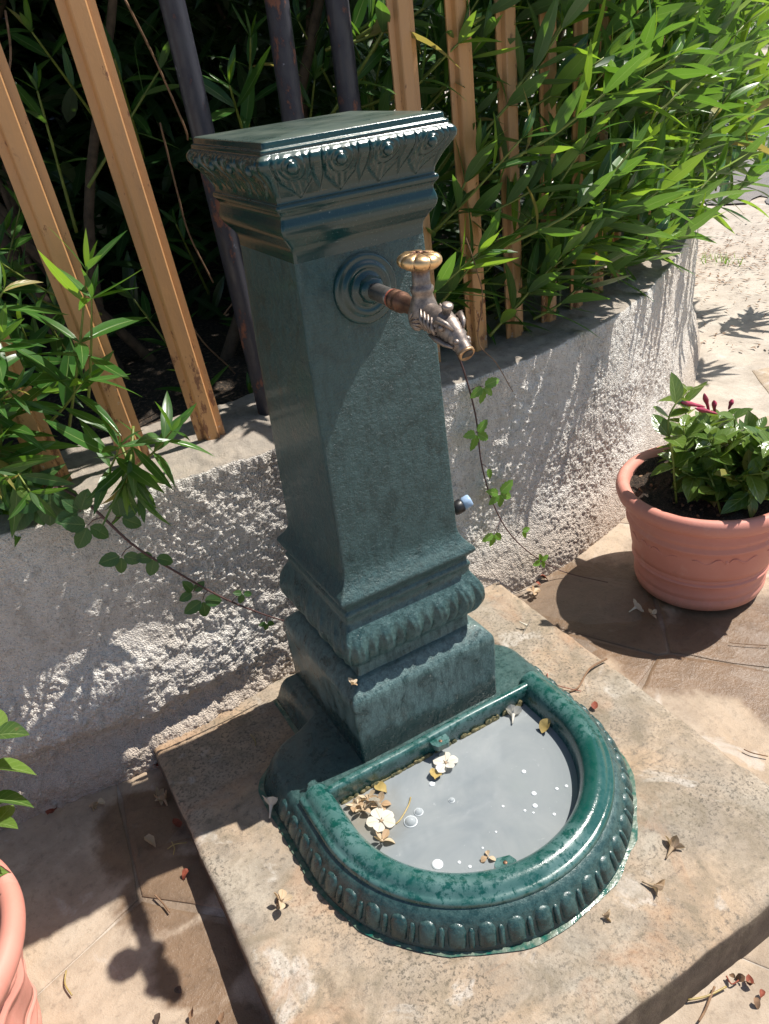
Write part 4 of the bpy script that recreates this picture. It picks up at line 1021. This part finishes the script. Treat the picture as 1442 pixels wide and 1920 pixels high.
# thin dead twigs hanging behind the fence
for (pp, Y) in (([(235, 0), (290, 110), (345, 235), (352, 262)], .5), ([(300, 230), (330, 350), (355, 440), (400, 530)], .6), ([(0, 200), (20, 110), (10, 20)], .55), ([(620, 640), (480, 500), (395, 400)], .7), ([(330, 560), (380, 640), (440, 700), (470, 760)], .7), ([(420, 590), (455, 540), (470, 500)], .8)):
    pts = catmull([at_y(a, b, Y + .03 * k) for k, (a, b) in enumerate(pp)], 5)
    s = MB().tube(pts, .0022, 5).build('dead_twig', M['stem_dry'], hb); s.matrix_parent_inverse = inv
# far roadside greenery
for (px, py, sc, lab) in ((1425, 60, 1.0, 'bright green shrub standing far off on the other side of the road'),):
    p = at_z(px, py + 25, -0.055); b = tag(empty('roadside_shrub', p), lab, 'shrub'); items = []
    for i in range(2500):
        q = Vector((r.gauss(0, 1.6), r.gauss(0, 1.0), abs(r.gauss(0.9, .7)))); d = Vector((r.uniform(-1, 1), r.uniform(-1, 1), r.uniform(-.4, .9)))
        items.append((mat4(p + q, frame(d, Vector((0, 0, 1))), r.uniform(.2, .32)), r.randrange(5)))
    joined_leaves('foliage', items, M['leaf_young'], b, OL_LOW)
    s = MB().tube([p, p + Vector((0.1, 0, 1.2)), p + Vector((0, .1, 2))], [.08, .06, .02], 8).build('trunk', M['branch'], b); s.matrix_parent_inverse = Matrix.Translation(-p)

# ------------------------------------------------------------------ terracotta pots and their plants
def pot(name, c, label, R=.215, Rb=.155, H=.29, swirl=False, rz=0.0):
    z0 = float(zg(c[0], c[1])) + 0.006; e = tag(empty(name, (c[0], c[1], z0), rz), label, 'plant pot', 'terracotta plant pots')
    prof = [(0, .004), (Rb * .9, .004), (Rb * .96, 0.0), (Rb, .004), (Rb + .004, .016), (Rb + .0055, .026), (Rb + .002, .032), (Rb + .0015, .036), (Rb + .0055, .042), (Rb + .0055, .050), (Rb + .003, .056)]
    for k in range(1, 8): prof.append((lerp(Rb + .003, R - .034, (k / 8) ** .85), lerp(.056, H - .115, k / 8)))
    for (zr, am) in ((.082, .004), (.094, .003)):
        rb_ = float(np.interp(zr, [p_[1] for p_ in prof[3:]], [p_[0] for p_ in prof[3:]])); prof += [(rb_ - .0005, zr - .005), (rb_ + am, zr - .0015), (rb_ + am, zr + .0015), (rb_ - .0002, zr + .005)]
    prof = prof[:3] + sorted(prof[3:], key=lambda p_: p_[1])
    prof += [(R - .036, H - .11), (R - .0280, H - .104), (R - .0280, H - .097), (R - .034, H - .091), (R - .0315, H - .085), (R - .029, H - .080), (R - .029, H - .074), (R - .0315, H - .069), (R - .03, H - .05)]
    def fn(q, r_, z):
        s = 0.0
        if swirl and .06 < z < H - .06: s += 0.004 * math.sin(q * 14 + z * 34)
        if not swirl and H - .079 < z < H - .073: s += 0.0014 * math.sin(q * 130)
        return s
    MB().lathe(prof, 260 if not swirl else 120, None, fn).build('body', M['pot'], e)
    MB().lathe([(R - .03, H - .05), (R - .024, H - .049), (R - .012, H - .044), (R - .004, H - .036), (R, H - .024), (R - .001, H - .012), (R - .007, H - .003), (R - .016, H), (R - .026, H - .004), (R - .033, H - .013), (R - .034, H - .06)], 96).build('rim', M['pot'], e)
    if not swirl:
        for k in range(6):                                          # raised leaf scrolls round the body
            a = k * math.pi / 3 + 4.15; b = MB()
            for s_ in (-1, 1):
                P3 = []
                for t in np.linspace(0, 1, 9):
                    q = a + s_ * (0.03 + .40 * t); zz = H - .128 + (.010 - .006 * t) * math.sin(t * 8.5); rr = float(np.interp(zz, [.056, H - .115], [Rb + .003, R - .034])) - .0005
                    P3.append((rr * math.cos(q), rr * math.sin(q), zz))
                b.tube(P3, [.0012 + .0016 * math.sin(math.pi * t) for t in np.linspace(0, 1, 9)], 6)
            qq = a; rr = R - .036; b.ball(((rr - .004) * math.cos(qq), (rr - .004) * math.sin(qq), H - .128), (.006, .006, .008))
            b.build('scroll_relief', M['pot'], e)
    # soil, lumpy, with crumbs and bits of bark on top
    nr, nt = 26, 60; V = []
    for i in range(nt):
        for j in range(nr):
            q = 2 * math.pi * i / nt; rr = (R - .033) * j / (nr - 1); x, y = rr * math.cos(q), rr * math.sin(q)
            V.append((x, y, H - .046 + 0.036 * float(fbm(np.array([x * 22 + c[0]]), np.array([y * 22]), 0, 4, 81)[0]) + .011 * float(blobs(np.array([x / .013]), np.array([y / .013]), 82)[0])))
    me = mesh('soil', V, grid_faces(nt, nr, True)); link('soil', me, M['soil'], e)
    rs = random.Random(int(c[0] * 100)); cr = MB()
    for k in range(150):
        q = rs.uniform(0, 6.28); rr = (R - .05) * math.sqrt(rs.random()); cr.ball((rr * math.cos(q), rr * math.sin(q), H - .032 + rs.uniform(-.004, .006)), (rs.uniform(.002, .007), rs.uniform(.002, .006), rs.uniform(.002, .005)), 6, 4)
    o = cr.build('bark_crumbs', M['stem_dry'] if rs.random() < 2 else None, e, False); o['kind'] = 'stuff'
    return e, z0 + H - .03
POT, SZ = pot('terracotta_pot', (.905, -.028), 'round terracotta pot with scroll relief beside the concrete slab')
POT2, SZ2 = pot('terracotta_pot', (-.962, -.205), 'terracotta pot with twisted flutes standing left of the slab', swirl=True)

OV = [dict(W=.60, curve=.1, fold=.3, pexp=.8, tipe=.75), dict(W=.54, curve=.3, fold=.4, pexp=.8, tipe=.8), dict(W=.56, curve=-.05, fold=.2, pexp=.78, tipe=.75, twist=.3), dict(W=.5, curve=.2, fold=.5, pexp=.8, tipe=.8, twist=-.4)]
LM_POT = [leaf_mesh('leaf', M['leaf_pot'], **k) for k in OV]; LM_YEL = [leaf_mesh('leaf', M['leaf_yellow'], **k) for k in OV]
def put_leaf(me, m4, par, name='leaf'):
    o = bpy.data.objects.new(name, me); COL.objects.link(o); o.parent = par; o.matrix_parent_inverse = Matrix.Translation(-par.location); o.matrix_basis = m4; return o
def pot_plant(base, label, stems, leaf, seed, buds=()):
    r = random.Random(seed); e = tag(empty('potted_plant', base), label, 'plant'); inv = Matrix.Translation(-Vector(base))
    for (pts, nl, yel) in stems:
        P3 = catmull(pts, 6); s = MB().tube(P3, [lerp(.0032, .0018, k / (len(P3) - 1)) for k in range(len(P3))], 6).build('stem', M['stem_green'], e); s.matrix_parent_inverse = inv
        ph = r.uniform(0, 6)
        for k in range(nl):
            t = lerp(.22, 1, k / max(nl - 1, 1)); f = t * (len(P3) - 1); i = min(int(f), len(P3) - 2); p = P3[i].lerp(P3[i + 1], f - i); d = (P3[i + 1] - P3[i]).normalized()
            a = d.orthogonal().normalized(); b = d.cross(a); ph += 1.57
            for sgn in (1, -1):
                side = (a * math.cos(ph) + b * math.sin(ph)) * sgn; ld = (side * .9 + d * (.25 + .5 * t) + Vector((0, 0, -.15))).normalized()
                put_leaf(r.choice(LM_YEL if (yel and t < .55 and r.random() < .7) else LM_POT), mat4(p, frame(ld, Vector((r.uniform(-.3, .3), r.uniform(-.5, .1), 1)) + d * .4), leaf * r.uniform(.7, 1.15) * (1 if t < .85 else .7)), e)
    for (b, t) in buds:
        d = t - b; q = Vector((0, 0, 1)).rotation_difference(d.normalized()).to_matrix().to_4x4(); Ln = d.length
        s = MB().lathe([(0.0012, 0), (.0028, .15 * Ln), (.0038, .45 * Ln), (.0062, .62 * Ln), (.0058, .75 * Ln), (.003, .92 * Ln), (.0, Ln)], 10, Matrix.Translation(b) @ q, lambda a, r_, z: .0006 * math.sin(a * 5 + z * 160)).build('flower_bud', M['pink'], e)
        s.matrix_parent_inverse = inv
    return e
def pp(px, py, depth_y): return at_y(px, py, depth_y)
r = random.Random(31); st = []
pc = Vector((.905, -.028, SZ))
b = Vector((.80, -.03, SZ)); st.append(([b, pp(1262, 865, -.03), pp(1253, 800, -.03), pp(1262, 765, -.03), pp(1290, 733, -.03)], 5, False))
for i in range(46):
    a = r.uniform(-2.9, 1.9); rr = r.uniform(.0, .12); b = pc + Vector((rr * math.cos(a) * .8 + .02, rr * math.sin(a) * .8, 0))
    if i > 34: b += Vector((.05, -.05, 0))
    elif i > 14: b += Vector((-.055, r.uniform(-.05, .03), 0))
    t = b + Vector((r.uniform(-.07, .11), r.uniform(-.12, .10), r.uniform(.06, .20)))
    t.z -= .015; st.append(([b, b.lerp(t, .5) + Vector((r.uniform(-.02, .02), r.uniform(-.02, .02), .02)), t], r.randint(4, 6), i < 14))
buds = [(pp(1322, 763, -.02), pp(1276, 754, -.03)), (pp(1345, 776, -.02), pp(1303, 765, -.03)), (pp(1330, 772, -.01), pp(1320, 737, -.01)), (pp(1340, 775, .0), pp(1339, 750, .0)), (pp(1366, 768, .02), pp(1374, 748, .02))]
pot_plant(pc, 'bushy green plant with slim pink buds in the scroll relief pot', st, .070, 32, buds)
r = random.Random(41); st = []; pc2 = Vector((-.962, -.205, SZ2))
for (px, py, Y) in ((25, 1380, -.12), (15, 1440, -.14), (20, 1500, -.16), (30, 1545, -.17), (-60, 1420, -.18), (-120, 1480, -.22), (-90, 1380, -.15)):
    t = at_y(px - 38, py, Y); st.append(([pc2 + Vector((r.uniform(-.03, .06), r.uniform(-.04, .04), 0)), pc2.lerp(t, .55) + Vector((0, 0, .02)), t], 3, False))
pot_plant(pc2, 'plant with broad glossy leaves in the twisted flute pot', st, .085, 42)

# ------------------------------------------------------------------ trailing vines
def vine(label, pts, leaves, lmesh, stem_mat, rad=.002, name='trailing_vine', cat='vine'):
    e = tag(empty(name, pts[0]), label, cat); inv = Matrix.Translation(-Vector(pts[0]))
    P3 = catmull(pts, 6); s = MB().tube(P3, [lerp(rad, rad * .55, k / (len(P3) - 1)) for k in range(len(P3))], 6).build('stem', stem_mat, e); s.matrix_parent_inverse = inv
    for (p, dirs, size) in leaves:
        near = min(P3, key=lambda q: (q - p).length); s = MB().tube([near, near.lerp(p, .6) + Vector((0, 0, .004)), p], .0009, 5).build('leaf_stalk', stem_mat, e); s.matrix_parent_inverse = inv
        for d in dirs: put_leaf(random.choice(lmesh), mat4(p + d * size * .12, frame(d, Vector((random.uniform(-.3, .3), -1, .5))), size * 1.18 * random.uniform(.85, 1.1)), e)
    return e
BR = [leaf_mesh('leaf', M['leaf_vine'], W=.70, curve=.1, fold=.15, pexp=.82, tipe=.65, segs=9, ser=.03), leaf_mesh('leaf', M['leaf_vine'], W=.64, curve=.2, fold=.2, pexp=.82, tipe=.65, segs=9, ser=.03)]
IV = [leaf_mesh('leaf', M['leaf_ivy'], W=.62, curve=.12, fold=.3, pexp=.7, tipe=.7, segs=9, ser=.12), leaf_mesh('leaf', M['leaf_ivy'], W=.55, curve=.2, fold=.2, pexp=.75, tipe=.7, segs=9, ser=.12)]
def tri(px, py, Y, ang, size, n=3, spread=62):
    """n leaflets fanned in a plane facing the street; ang = direction of the middle one, degrees from +X"""
    p = at_y(px, py, Y); out = []
    for k in range(n):
        a = math.radians(ang + (k - (n - 1) / 2) * spread); out.append(Vector((math.cos(a), -.12, math.sin(a))).normalized())
    return (p, out, size)
YB = .165
vine('bramble stem with dark leaflets hanging along the wall left of the column', [at_y(95, 905, .27), at_y(165, 945, .2), at_y(250, 1022, YB), at_y(330, 1072, YB), at_y(420, 1122, .16), at_y(500, 1154, .165), at_y(548, 1168, .175)],
     [tri(228, 1042, YB, 250, .030, 3, 75), tri(290, 1045, YB, 240, .030, 3, 85), tri(362, 1110, YB, 110, .026, 3, 80), tri(380, 1125, YB, 265, .034, 3, 70), tri(455, 1112, .16, 240, .017, 3, 90), tri(500, 1168, .16, 250, .015, 3, 80), tri(150, 960, .2, 120, .034), tri(165, 985, .19, 230, .036, 3, 80), tri(225, 970, .18, 20, .034), tri(95, 920, .24, 250, .05), tri(60, 940, .26, 220, .05)], BR, M['stem_red'], .0028)
vine('thin vine with bright green leaves trailing down the wall behind the tap', [at_y(845, 640, .25), at_y(868, 690, .235), at_y(892, 780, .225), at_y(903, 870, .222), at_y(925, 945, .22), at_y(958, 1003, .215), at_y(1005, 1045, .205), at_z(1060, 1073, -.04), at_z(1140, 1092, -.042)],
     [tri(906, 724, .22, 285, .034, 4, 55), tri(893, 812, .215, 285, .032, 4, 75), tri(913, 878, .21, 290, .024, 1), tri(936, 925, .21, 270, .034, 5, 60), tri(926, 1000, .21, 250, .028, 3, 60), tri(978, 996, .205, 330, .022, 2, 60), tri(1014, 1052, .19, 60, .022, 4, 80)], IV, M['stem_red'], .0023)
vine('bare dry tendril leaning over the wall top behind the spout', [at_y(873, 445, .24), at_y(895, 510, .24), at_y(905, 560, .24), at_y(897, 640, .245), at_y(930, 680, .25), at_y(962, 735, .235)],
     [], IV, M['stem_dry'], .0016, 'dry_tendril', 'twig')
r = random.Random(8)

# hose coupling on the wall behind the column
hc = tag(empty('hose_coupling', at_y(864, 948, .185)), 'pale blue hose coupling with black collar poking from behind the column', 'hose fitting')
Mh = Matrix.Rotation(math.radians(72), 4, 'Y') @ Matrix.Rotation(math.radians(10), 4, 'X')
MB().lathe([(0, .004), (.013, .004), (.0155, .008), (.0155, .022), (.014, .026), (0, .026)], 18, Mh, lambda q, r_, z: .0007 * math.sin(q * 12)).build('coupling_body', M['blue'], hc)
MB().lathe([(0, -.02), (.0135, -.02), (.0165, -.014), (.0165, .003), (.014, .0045), (0, .0045)], 18, Mh).build('collar', M['black'], hc)
MB().tube([Mh @ Vector((0, 0, -.018)), Mh @ Vector((0, 0, -.05)), Vector((-.07, .03, -.04)), Vector((-.09, .08, -.05))], .0085, 10).build('hose_end', M['black'], hc)

# ------------------------------------------------------------------ fallen blossoms, twigs and dead leaves
PETAL = [leaf_mesh('petal', M['petal'], W=.95, curve=.15, fold=.12, pexp=1.5, tipe=.55, segs=7), leaf_mesh('petal', M['petal'], W=.85, curve=-.1, fold=.2, pexp=1.35, tipe=.6, segs=6, twist=.3)]
PETOLD = [leaf_mesh('petal', M['petal_old'], W=.75, curve=.35, fold=.5, pexp=1.3, tipe=.7, segs=6, twist=.5), leaf_mesh('petal', M['petal_old'], W=.62, curve=-.2, fold=.6, pexp=1.2, tipe=.7, segs=6, twist=-.6)]
def blossom(p, size, label, old=False, open_=80, tilt=(0, 0), rz=0, n=5, tube=True, group=None, stalk=0.0):
    size *= 1.15; e = tag(empty('fallen_blossom', p), label, 'flower', group); e.rotation_euler = (tilt[0], tilt[1], rz)
    pm = PETOLD if old else PETAL
    for k in range(n):
        a = 2 * math.pi * k / n + random.uniform(-.12, .12); q = math.radians(open_ + random.uniform(-9, 9)); side = Vector((math.cos(a), math.sin(a), 0)); d = side * math.sin(q) + Vector((0, 0, math.cos(q)))
        o = bpy.data.objects.new('petal', random.choice(pm)); COL.objects.link(o); o.parent = e
        o.matrix_basis = mat4(side * size * .06 + Vector((0, 0, size * .06)), frame(d, Vector((0, 0, 1)) - side * .3), size * random.uniform(.44, .54))
    if tube: MB().lathe([(.0, -.42), (.035, -.42), (.04, -.2), (.075, 0), (.10, .1)], 10, Matrix.Diagonal((size, size, size, 1))).build('flower_tube', M['petal'] if not old else M['petal_old'], e)
    else: MB().ball((0, 0, size * .05), size * .07, 8, 5).build('flower_centre', M['petal_old'], e)
    if stalk: MB().tube([(0, 0, -.3 * size), (.3 * stalk, .1 * stalk, -.2 * size), (stalk, 0, -.05 * size)], .0011, 5).build('stalk', M['stem_dry'], e)
    return e
W_ = lambda px, py, dz=.0015: at_z(px, py, WZ + dz)
S_ = lambda px, py, dz=.004: at_z(px, py, dz)
def G_(px, py, dz=.008):
    z = -.06
    for _ in range(4): v = at_z(px, py, z); z = float(zg(v.x, v.y)) + dz
    return at_z(px, py, z)
blossom(W_(715, 1541), .042, 'open white five-petalled blossom floating in the basin beside the bubbles', open_=84, tube=False, rz=.3)
blossom(W_(836, 1432), .042, 'white blossom floating against the lug on the back lip', open_=86, tube=False, rz=1.1)
blossom(W_(962, 1343, .006), .038, 'white trumpet blossom lying in the far corner of the basin', open_=38, tilt=(1.45, 0), rz=2.4)
blossom(W_(698, 1503, .004), .040, 'white blossom on its side among brown petals in the basin', open_=42, tilt=(1.4, 0), rz=-.4)
for i, (px, py, s_) in enumerate(((680, 1520, .036), (690, 1500, .032), (712, 1508, .034), (716, 1578, .034), (668, 1512, .03))):
    blossom(W_(px, py, .002), s_, 'brown wilted blossom in the clump floating at the basin corner', True, 72, (random.uniform(-.5, .5), random.uniform(-.5, .5)), i, tube=False, group='wilted blossoms in the basin')
blossom(W_(915, 1607, .002), .022, 'cream petal scrap floating behind the front lug', True, 80, (0, 0), 1, 3, False)
blossom(S_(508, 1514, .017), .040, 'white bell blossom lying in shade against the basin foot', open_=48, tilt=(1.0, .5), rz=2.2)
blossom(S_(526, 1692, .010), .036, 'curled brown blossom with long stalk on the slab by the basin front', True, 60, (.6, .3), 1.2, 4, True, stalk=0.035)
blossom(S_(986, 1172, .011), .036, 'white spread blossom lying on the slab behind the basin', open_=76, tilt=(1.9, 0), rz=.5, n=4)
blossom(S_(1258, 1593, .006), .038, 'cream wilted trumpet blossom on the slab right of the basin', True, 25, (1.4, 0), 1.9, 4)
blossom(S_(1222, 1660, .006), .034, 'small shrivelled blossom on the slab near its front edge', True, 35, (1.4, 0), .4, 4)
blossom(G_(1190, 1140, .010), .036, 'white blossom lying in the shade at the foot of the scroll relief pot', open_=60, tilt=(1.2, 0), rz=1.4)
blossom(G_(1220, 1152, .008), .026, 'tan wilted blossom touching the base of the scroll relief pot', True, 50, (.8, 0), .2, 4, False)
blossom(G_(294, 1497, .008), .036, 'pale shrivelled blossom on the wet ground in the corner by the slab', True, 55, (.7, .2), .9, 5, False)
blossom(G_(310, 1502, .008), .034, 'yellowish shrivelled blossom with a stalk in the corner by the slab', True, 50, (.5, .2), 2.9, 4, True, stalk=.03)
blossom(G_(168, 1511, .008), .03, 'pale curled scrap of blossom on the shaded ground below the wall', True, 30, (1.3, 0), 1.0, 4, False)
blossom(G_(1012, 1062, .010), .040, 'orange and white wilted blossom in the corner between slab and wall', True, 60, (.4, 0), .4, 5, False)
blossom(G_(1000, 1112, .008), .036, 'orange brown blossom at the slab edge beside the pot shadow', True, 60, (.4, 0), 1.4, 5, False)
blossom(Vector((-.1595 + .005, -.158, .262)), .020, 'brown dried blossom caught on the corner of the leaf moulding', True, 40, (.4, .3), .4, 4, False)
blossom(S_(1130, 1716, .006), .024, 'dark brown dry clump on the wet slab by the basin front', True, 30, (1.4, 0), .8, 3, False)

def crumple(p, size, mat, label, cat='dead leaf', group=None, seed=0, name='dead_leaf'):
    rr = random.Random(seed); V, Fc, U = leaf_geo(W=.7, curve=rr.uniform(-.6, .8), fold=rr.uniform(.3, .9), twist=rr.uniform(-1, 1), pexp=.8, tipe=.7, segs=6)
    me = mesh(name, [(x + rr.uniform(-.03, .03), y - .5, z + rr.uniform(-.05, .05)) for x, y, z in V], Fc, U)
    o = link(name, me, mat); o.location = p + Vector((0, 0, size * .16)); o.scale = (size,) * 3; o.rotation_euler = (rr.uniform(-.4, .4), rr.uniform(-.4, .4), rr.uniform(0, 6.28)); return tag(o, label, cat, group)
crumple(G_(102, 1528), .030, M['petal_red'], 'crumpled dark brown leaf on the shaded ground at the foot of the wall', seed=1)
crumple(G_(192, 1505), .018, M['petal_old'], 'small tan leaf beside the pale scrap below the wall', seed=2)
crumple(G_(297, 1437), .022, M['petal_red'], 'red dry leaf at the back corner of the slab', seed=3)
crumple(G_(333, 1548), .026, M['petal_red'], 'dark red dry leaf in the shadow beside the slab', seed=4)
crumple(G_(283, 1580), .030, M['petal_old'], 'long tan leaf on the wet shaded ground beside the slab', seed=5)
crumple(G_(348, 1640), .020, M['petal_red'], 'red leaf scrap at the edge of the column shadow', seed=6)
crumple(S_(1115, 1325), .020, M['petal_red'], 'tiny dark red leaf on the slab right of the basin rim', seed=7)
crumple(W_(1026, 1368, .001), .032, M['yellow'], 'yellow leaf floating against the inside of the rim', seed=8)
crumple(W_(818, 1455, -.002), .034, M['yellow'], 'yellow leaf floating under the lug on the back lip', seed=9)
crumple(W_(715, 1480, .0), .030, M['yellow'], 'yellow leaf wedged in the corner of back lip and rim', seed=10)
for i in range(14):
    crumple(G_(random.uniform(965, 1030), random.uniform(1060, 1100)), random.uniform(.012, .024), random.choice([M['petal_red'], M['petal_red'], M['petal_old']]), 'small dry leaf scrap heaped in the corner of slab and wall', group='scraps in the slab corner', seed=20 + i)
for i in range(6):
    crumple(G_(random.uniform(1330, 1440), random.uniform(1790, 1915)), random.uniform(.012, .022), random.choice([M['petal_red'], M['stem_dry'], M['stem_dry']]), 'dry leaf scrap on the paving in front of the slab', group='scraps in front of the slab', seed=50 + i)
for i, (px, py) in enumerate(((760 / 2.575, 1570 / 2.575 + 1300), (862 / 2.575, 1860), (930 / 2.575, 1903), (1075 / 2.575, 1910))):
    crumple(G_(px, py), .016, random.choice([M['stem_dry'], M['stem_brown']]), 'dry leaf scrap on the sunlit ground left of the slab front', group='scraps left of the slab', seed=70 + i)
def twig(pts, rad, mat, label, group=None):
    o = MB().tube(catmull(pts, 5), rad, 6).build('twig', mat); return tag(o, label, 'twig', group)
twig([S_(1068, 1297, .003), S_(1085, 1288, .004), S_(1105, 1255, .010), S_(1138, 1235, .006)], [.0016, .0016, .0017, .0018, .0019, .002, .002, .0022, .0022, .0023, .0023, .0023, .0023, .0023, .0023, .0023], M['stem_dry'], 'curved orange twig lying on the slab behind the basin')
twig([S_(1042, 1284, .003), S_(1062, 1290, .005), S_(1090, 1296, .003)], .0009, M['petal_red'], 'thin red rootlet on the slab beside the curved orange twig')
twig([S_(1026, 1262, .003), S_(1028, 1275, .006), S_(1033, 1285, .003)], .0010, M['petal_red'], 'short upright red rootlet on the slab by the basin corner')
twig([G_(124, 1820), G_(122, 1845), G_(135, 1866)], .0014, M['yellow'], 'short yellow stalk curved on the sunlit ground left of the slab')
twig([G_(290, 1678), G_(305, 1693), G_(318, 1710)], .0016, M['stem_dry'], 'brown pod shaped twig on the ground near the tap shadow')
twig([G_(314, 1592), G_(328, 1583), G_(350, 1580)], .0012, M['yellow'], 'bent yellow stalk lying in the column shadow beside the slab')
twig([G_(325, 1603), G_(327, 1590), G_(322, 1578)], .0011, M['yellow'], 'straight thin stalk in the column shadow beside the slab')
twig([S_(470, 1377, .003), S_(478, 1388, .004), S_(479, 1398, .003)], .0010, M['yellow'], 'tiny green stalk on the shaded slab behind the basin wing')
twig([W_(770, 1495, .001), W_(766, 1510, .002), W_(752, 1535, .001), W_(742, 1545, .001)], .0014, M['yellow'], 'yellow stalk floating on the water near the open white blossom')
twig([G_(1290, 1875), G_(1325, 1868), G_(1362, 1850)], .0017, M['yellow'], 'long straw stalk on the paving in front of the slab')
twig([G_(1310, 1915), G_(1322, 1895), G_(1340, 1850)], .0020, M['stem_dry'], 'broad dry straw crossing the long stalk in front of the slab')
twig([G_(1362, 1830), G_(1372, 1845), G_(1385, 1838)], .0013, M['petal_red'], 'forked red twig on the paving in front of the slab')
twig([G_(1368, 1205), G_(1400, 1208), G_(1440, 1210)], .0010, M['stem_dry'], 'thin straight twig on the ground right of the scroll relief pot')
twig([G_(1395, 1405), G_(1412, 1412), G_(1440, 1418)], .0012, M['stem_dry'], 'short twig on the wet ground between slab and pot shadow')

# dry leaf litter strewn at the foot of the wall where it turns to the road
lit = MB(); r = random.Random(90)
for i in range(800):
    t = r.random(); px = r.uniform(1290, 1460); py = r.gauss(478, 30) if r.random() < .75 else r.uniform(380, 660)
    if py < 350: continue
    p = at_z(px, py, -.052); s_ = r.uniform(.005, .02); a = r.uniform(0, 6.28); d = Vector((math.cos(a), math.sin(a), r.uniform(-.1, .3))) * s_; w = Vector((-math.sin(a), math.cos(a), r.uniform(-.3, .3))) * s_ * r.uniform(.15, .4)
    p = p + Vector((0, 0, .004)); lit.add([p - d, p + w, p + d, p - w], [(0, 1, 2, 3)])
tag(lit.build('leaf_litter', M['stem_dry'], None, False), 'brown dry leaf litter strewn along the foot of the wall', 'leaf litter', kind='stuff')
gr = MB()
for i in range(60):
    px = r.uniform(1288, 1390); p = at_z(px, 484 + (px - 1288) * .1 + r.gauss(0, 4), -.052); h = r.uniform(.02, .06); w = Vector((r.uniform(-.004, .004), r.uniform(-.004, .004), 0)); t = Vector((r.uniform(-.03, .03), r.uniform(-.03, .03), h))
    gr.add([p - w, p + w, p + t], [(0, 1, 2)])
tag(gr.build('grass_tuft', M['leaf_ivy'], None, False), 'thin grass blades in the pavement crack', 'grass', kind='stuff')
# drain grate at the far side of the road
gp = at_z(1400, 236, -.055); ge = tag(empty('drain_grate', gp, math.radians(-35)), 'iron drain grate set in the far road surface', 'drain grate')
fr = MB(); fr.box((0, .19, .012), (2.2, .03, .03)); fr.box((0, -.19, .012), (2.2, .03, .03)); fr.build('frame', M['iron'], ge, False)
b0 = None
for k in range(36):
    if b0 is None: b0 = MB().box((0, 0, 0), (.025, .35, .02)).build('bar', M['iron'], ge, False); o = b0
    else: o = b0.copy(); COL.objects.link(o); o.parent = ge
    o.location = (-1.07 + k * .061, 0, .016)
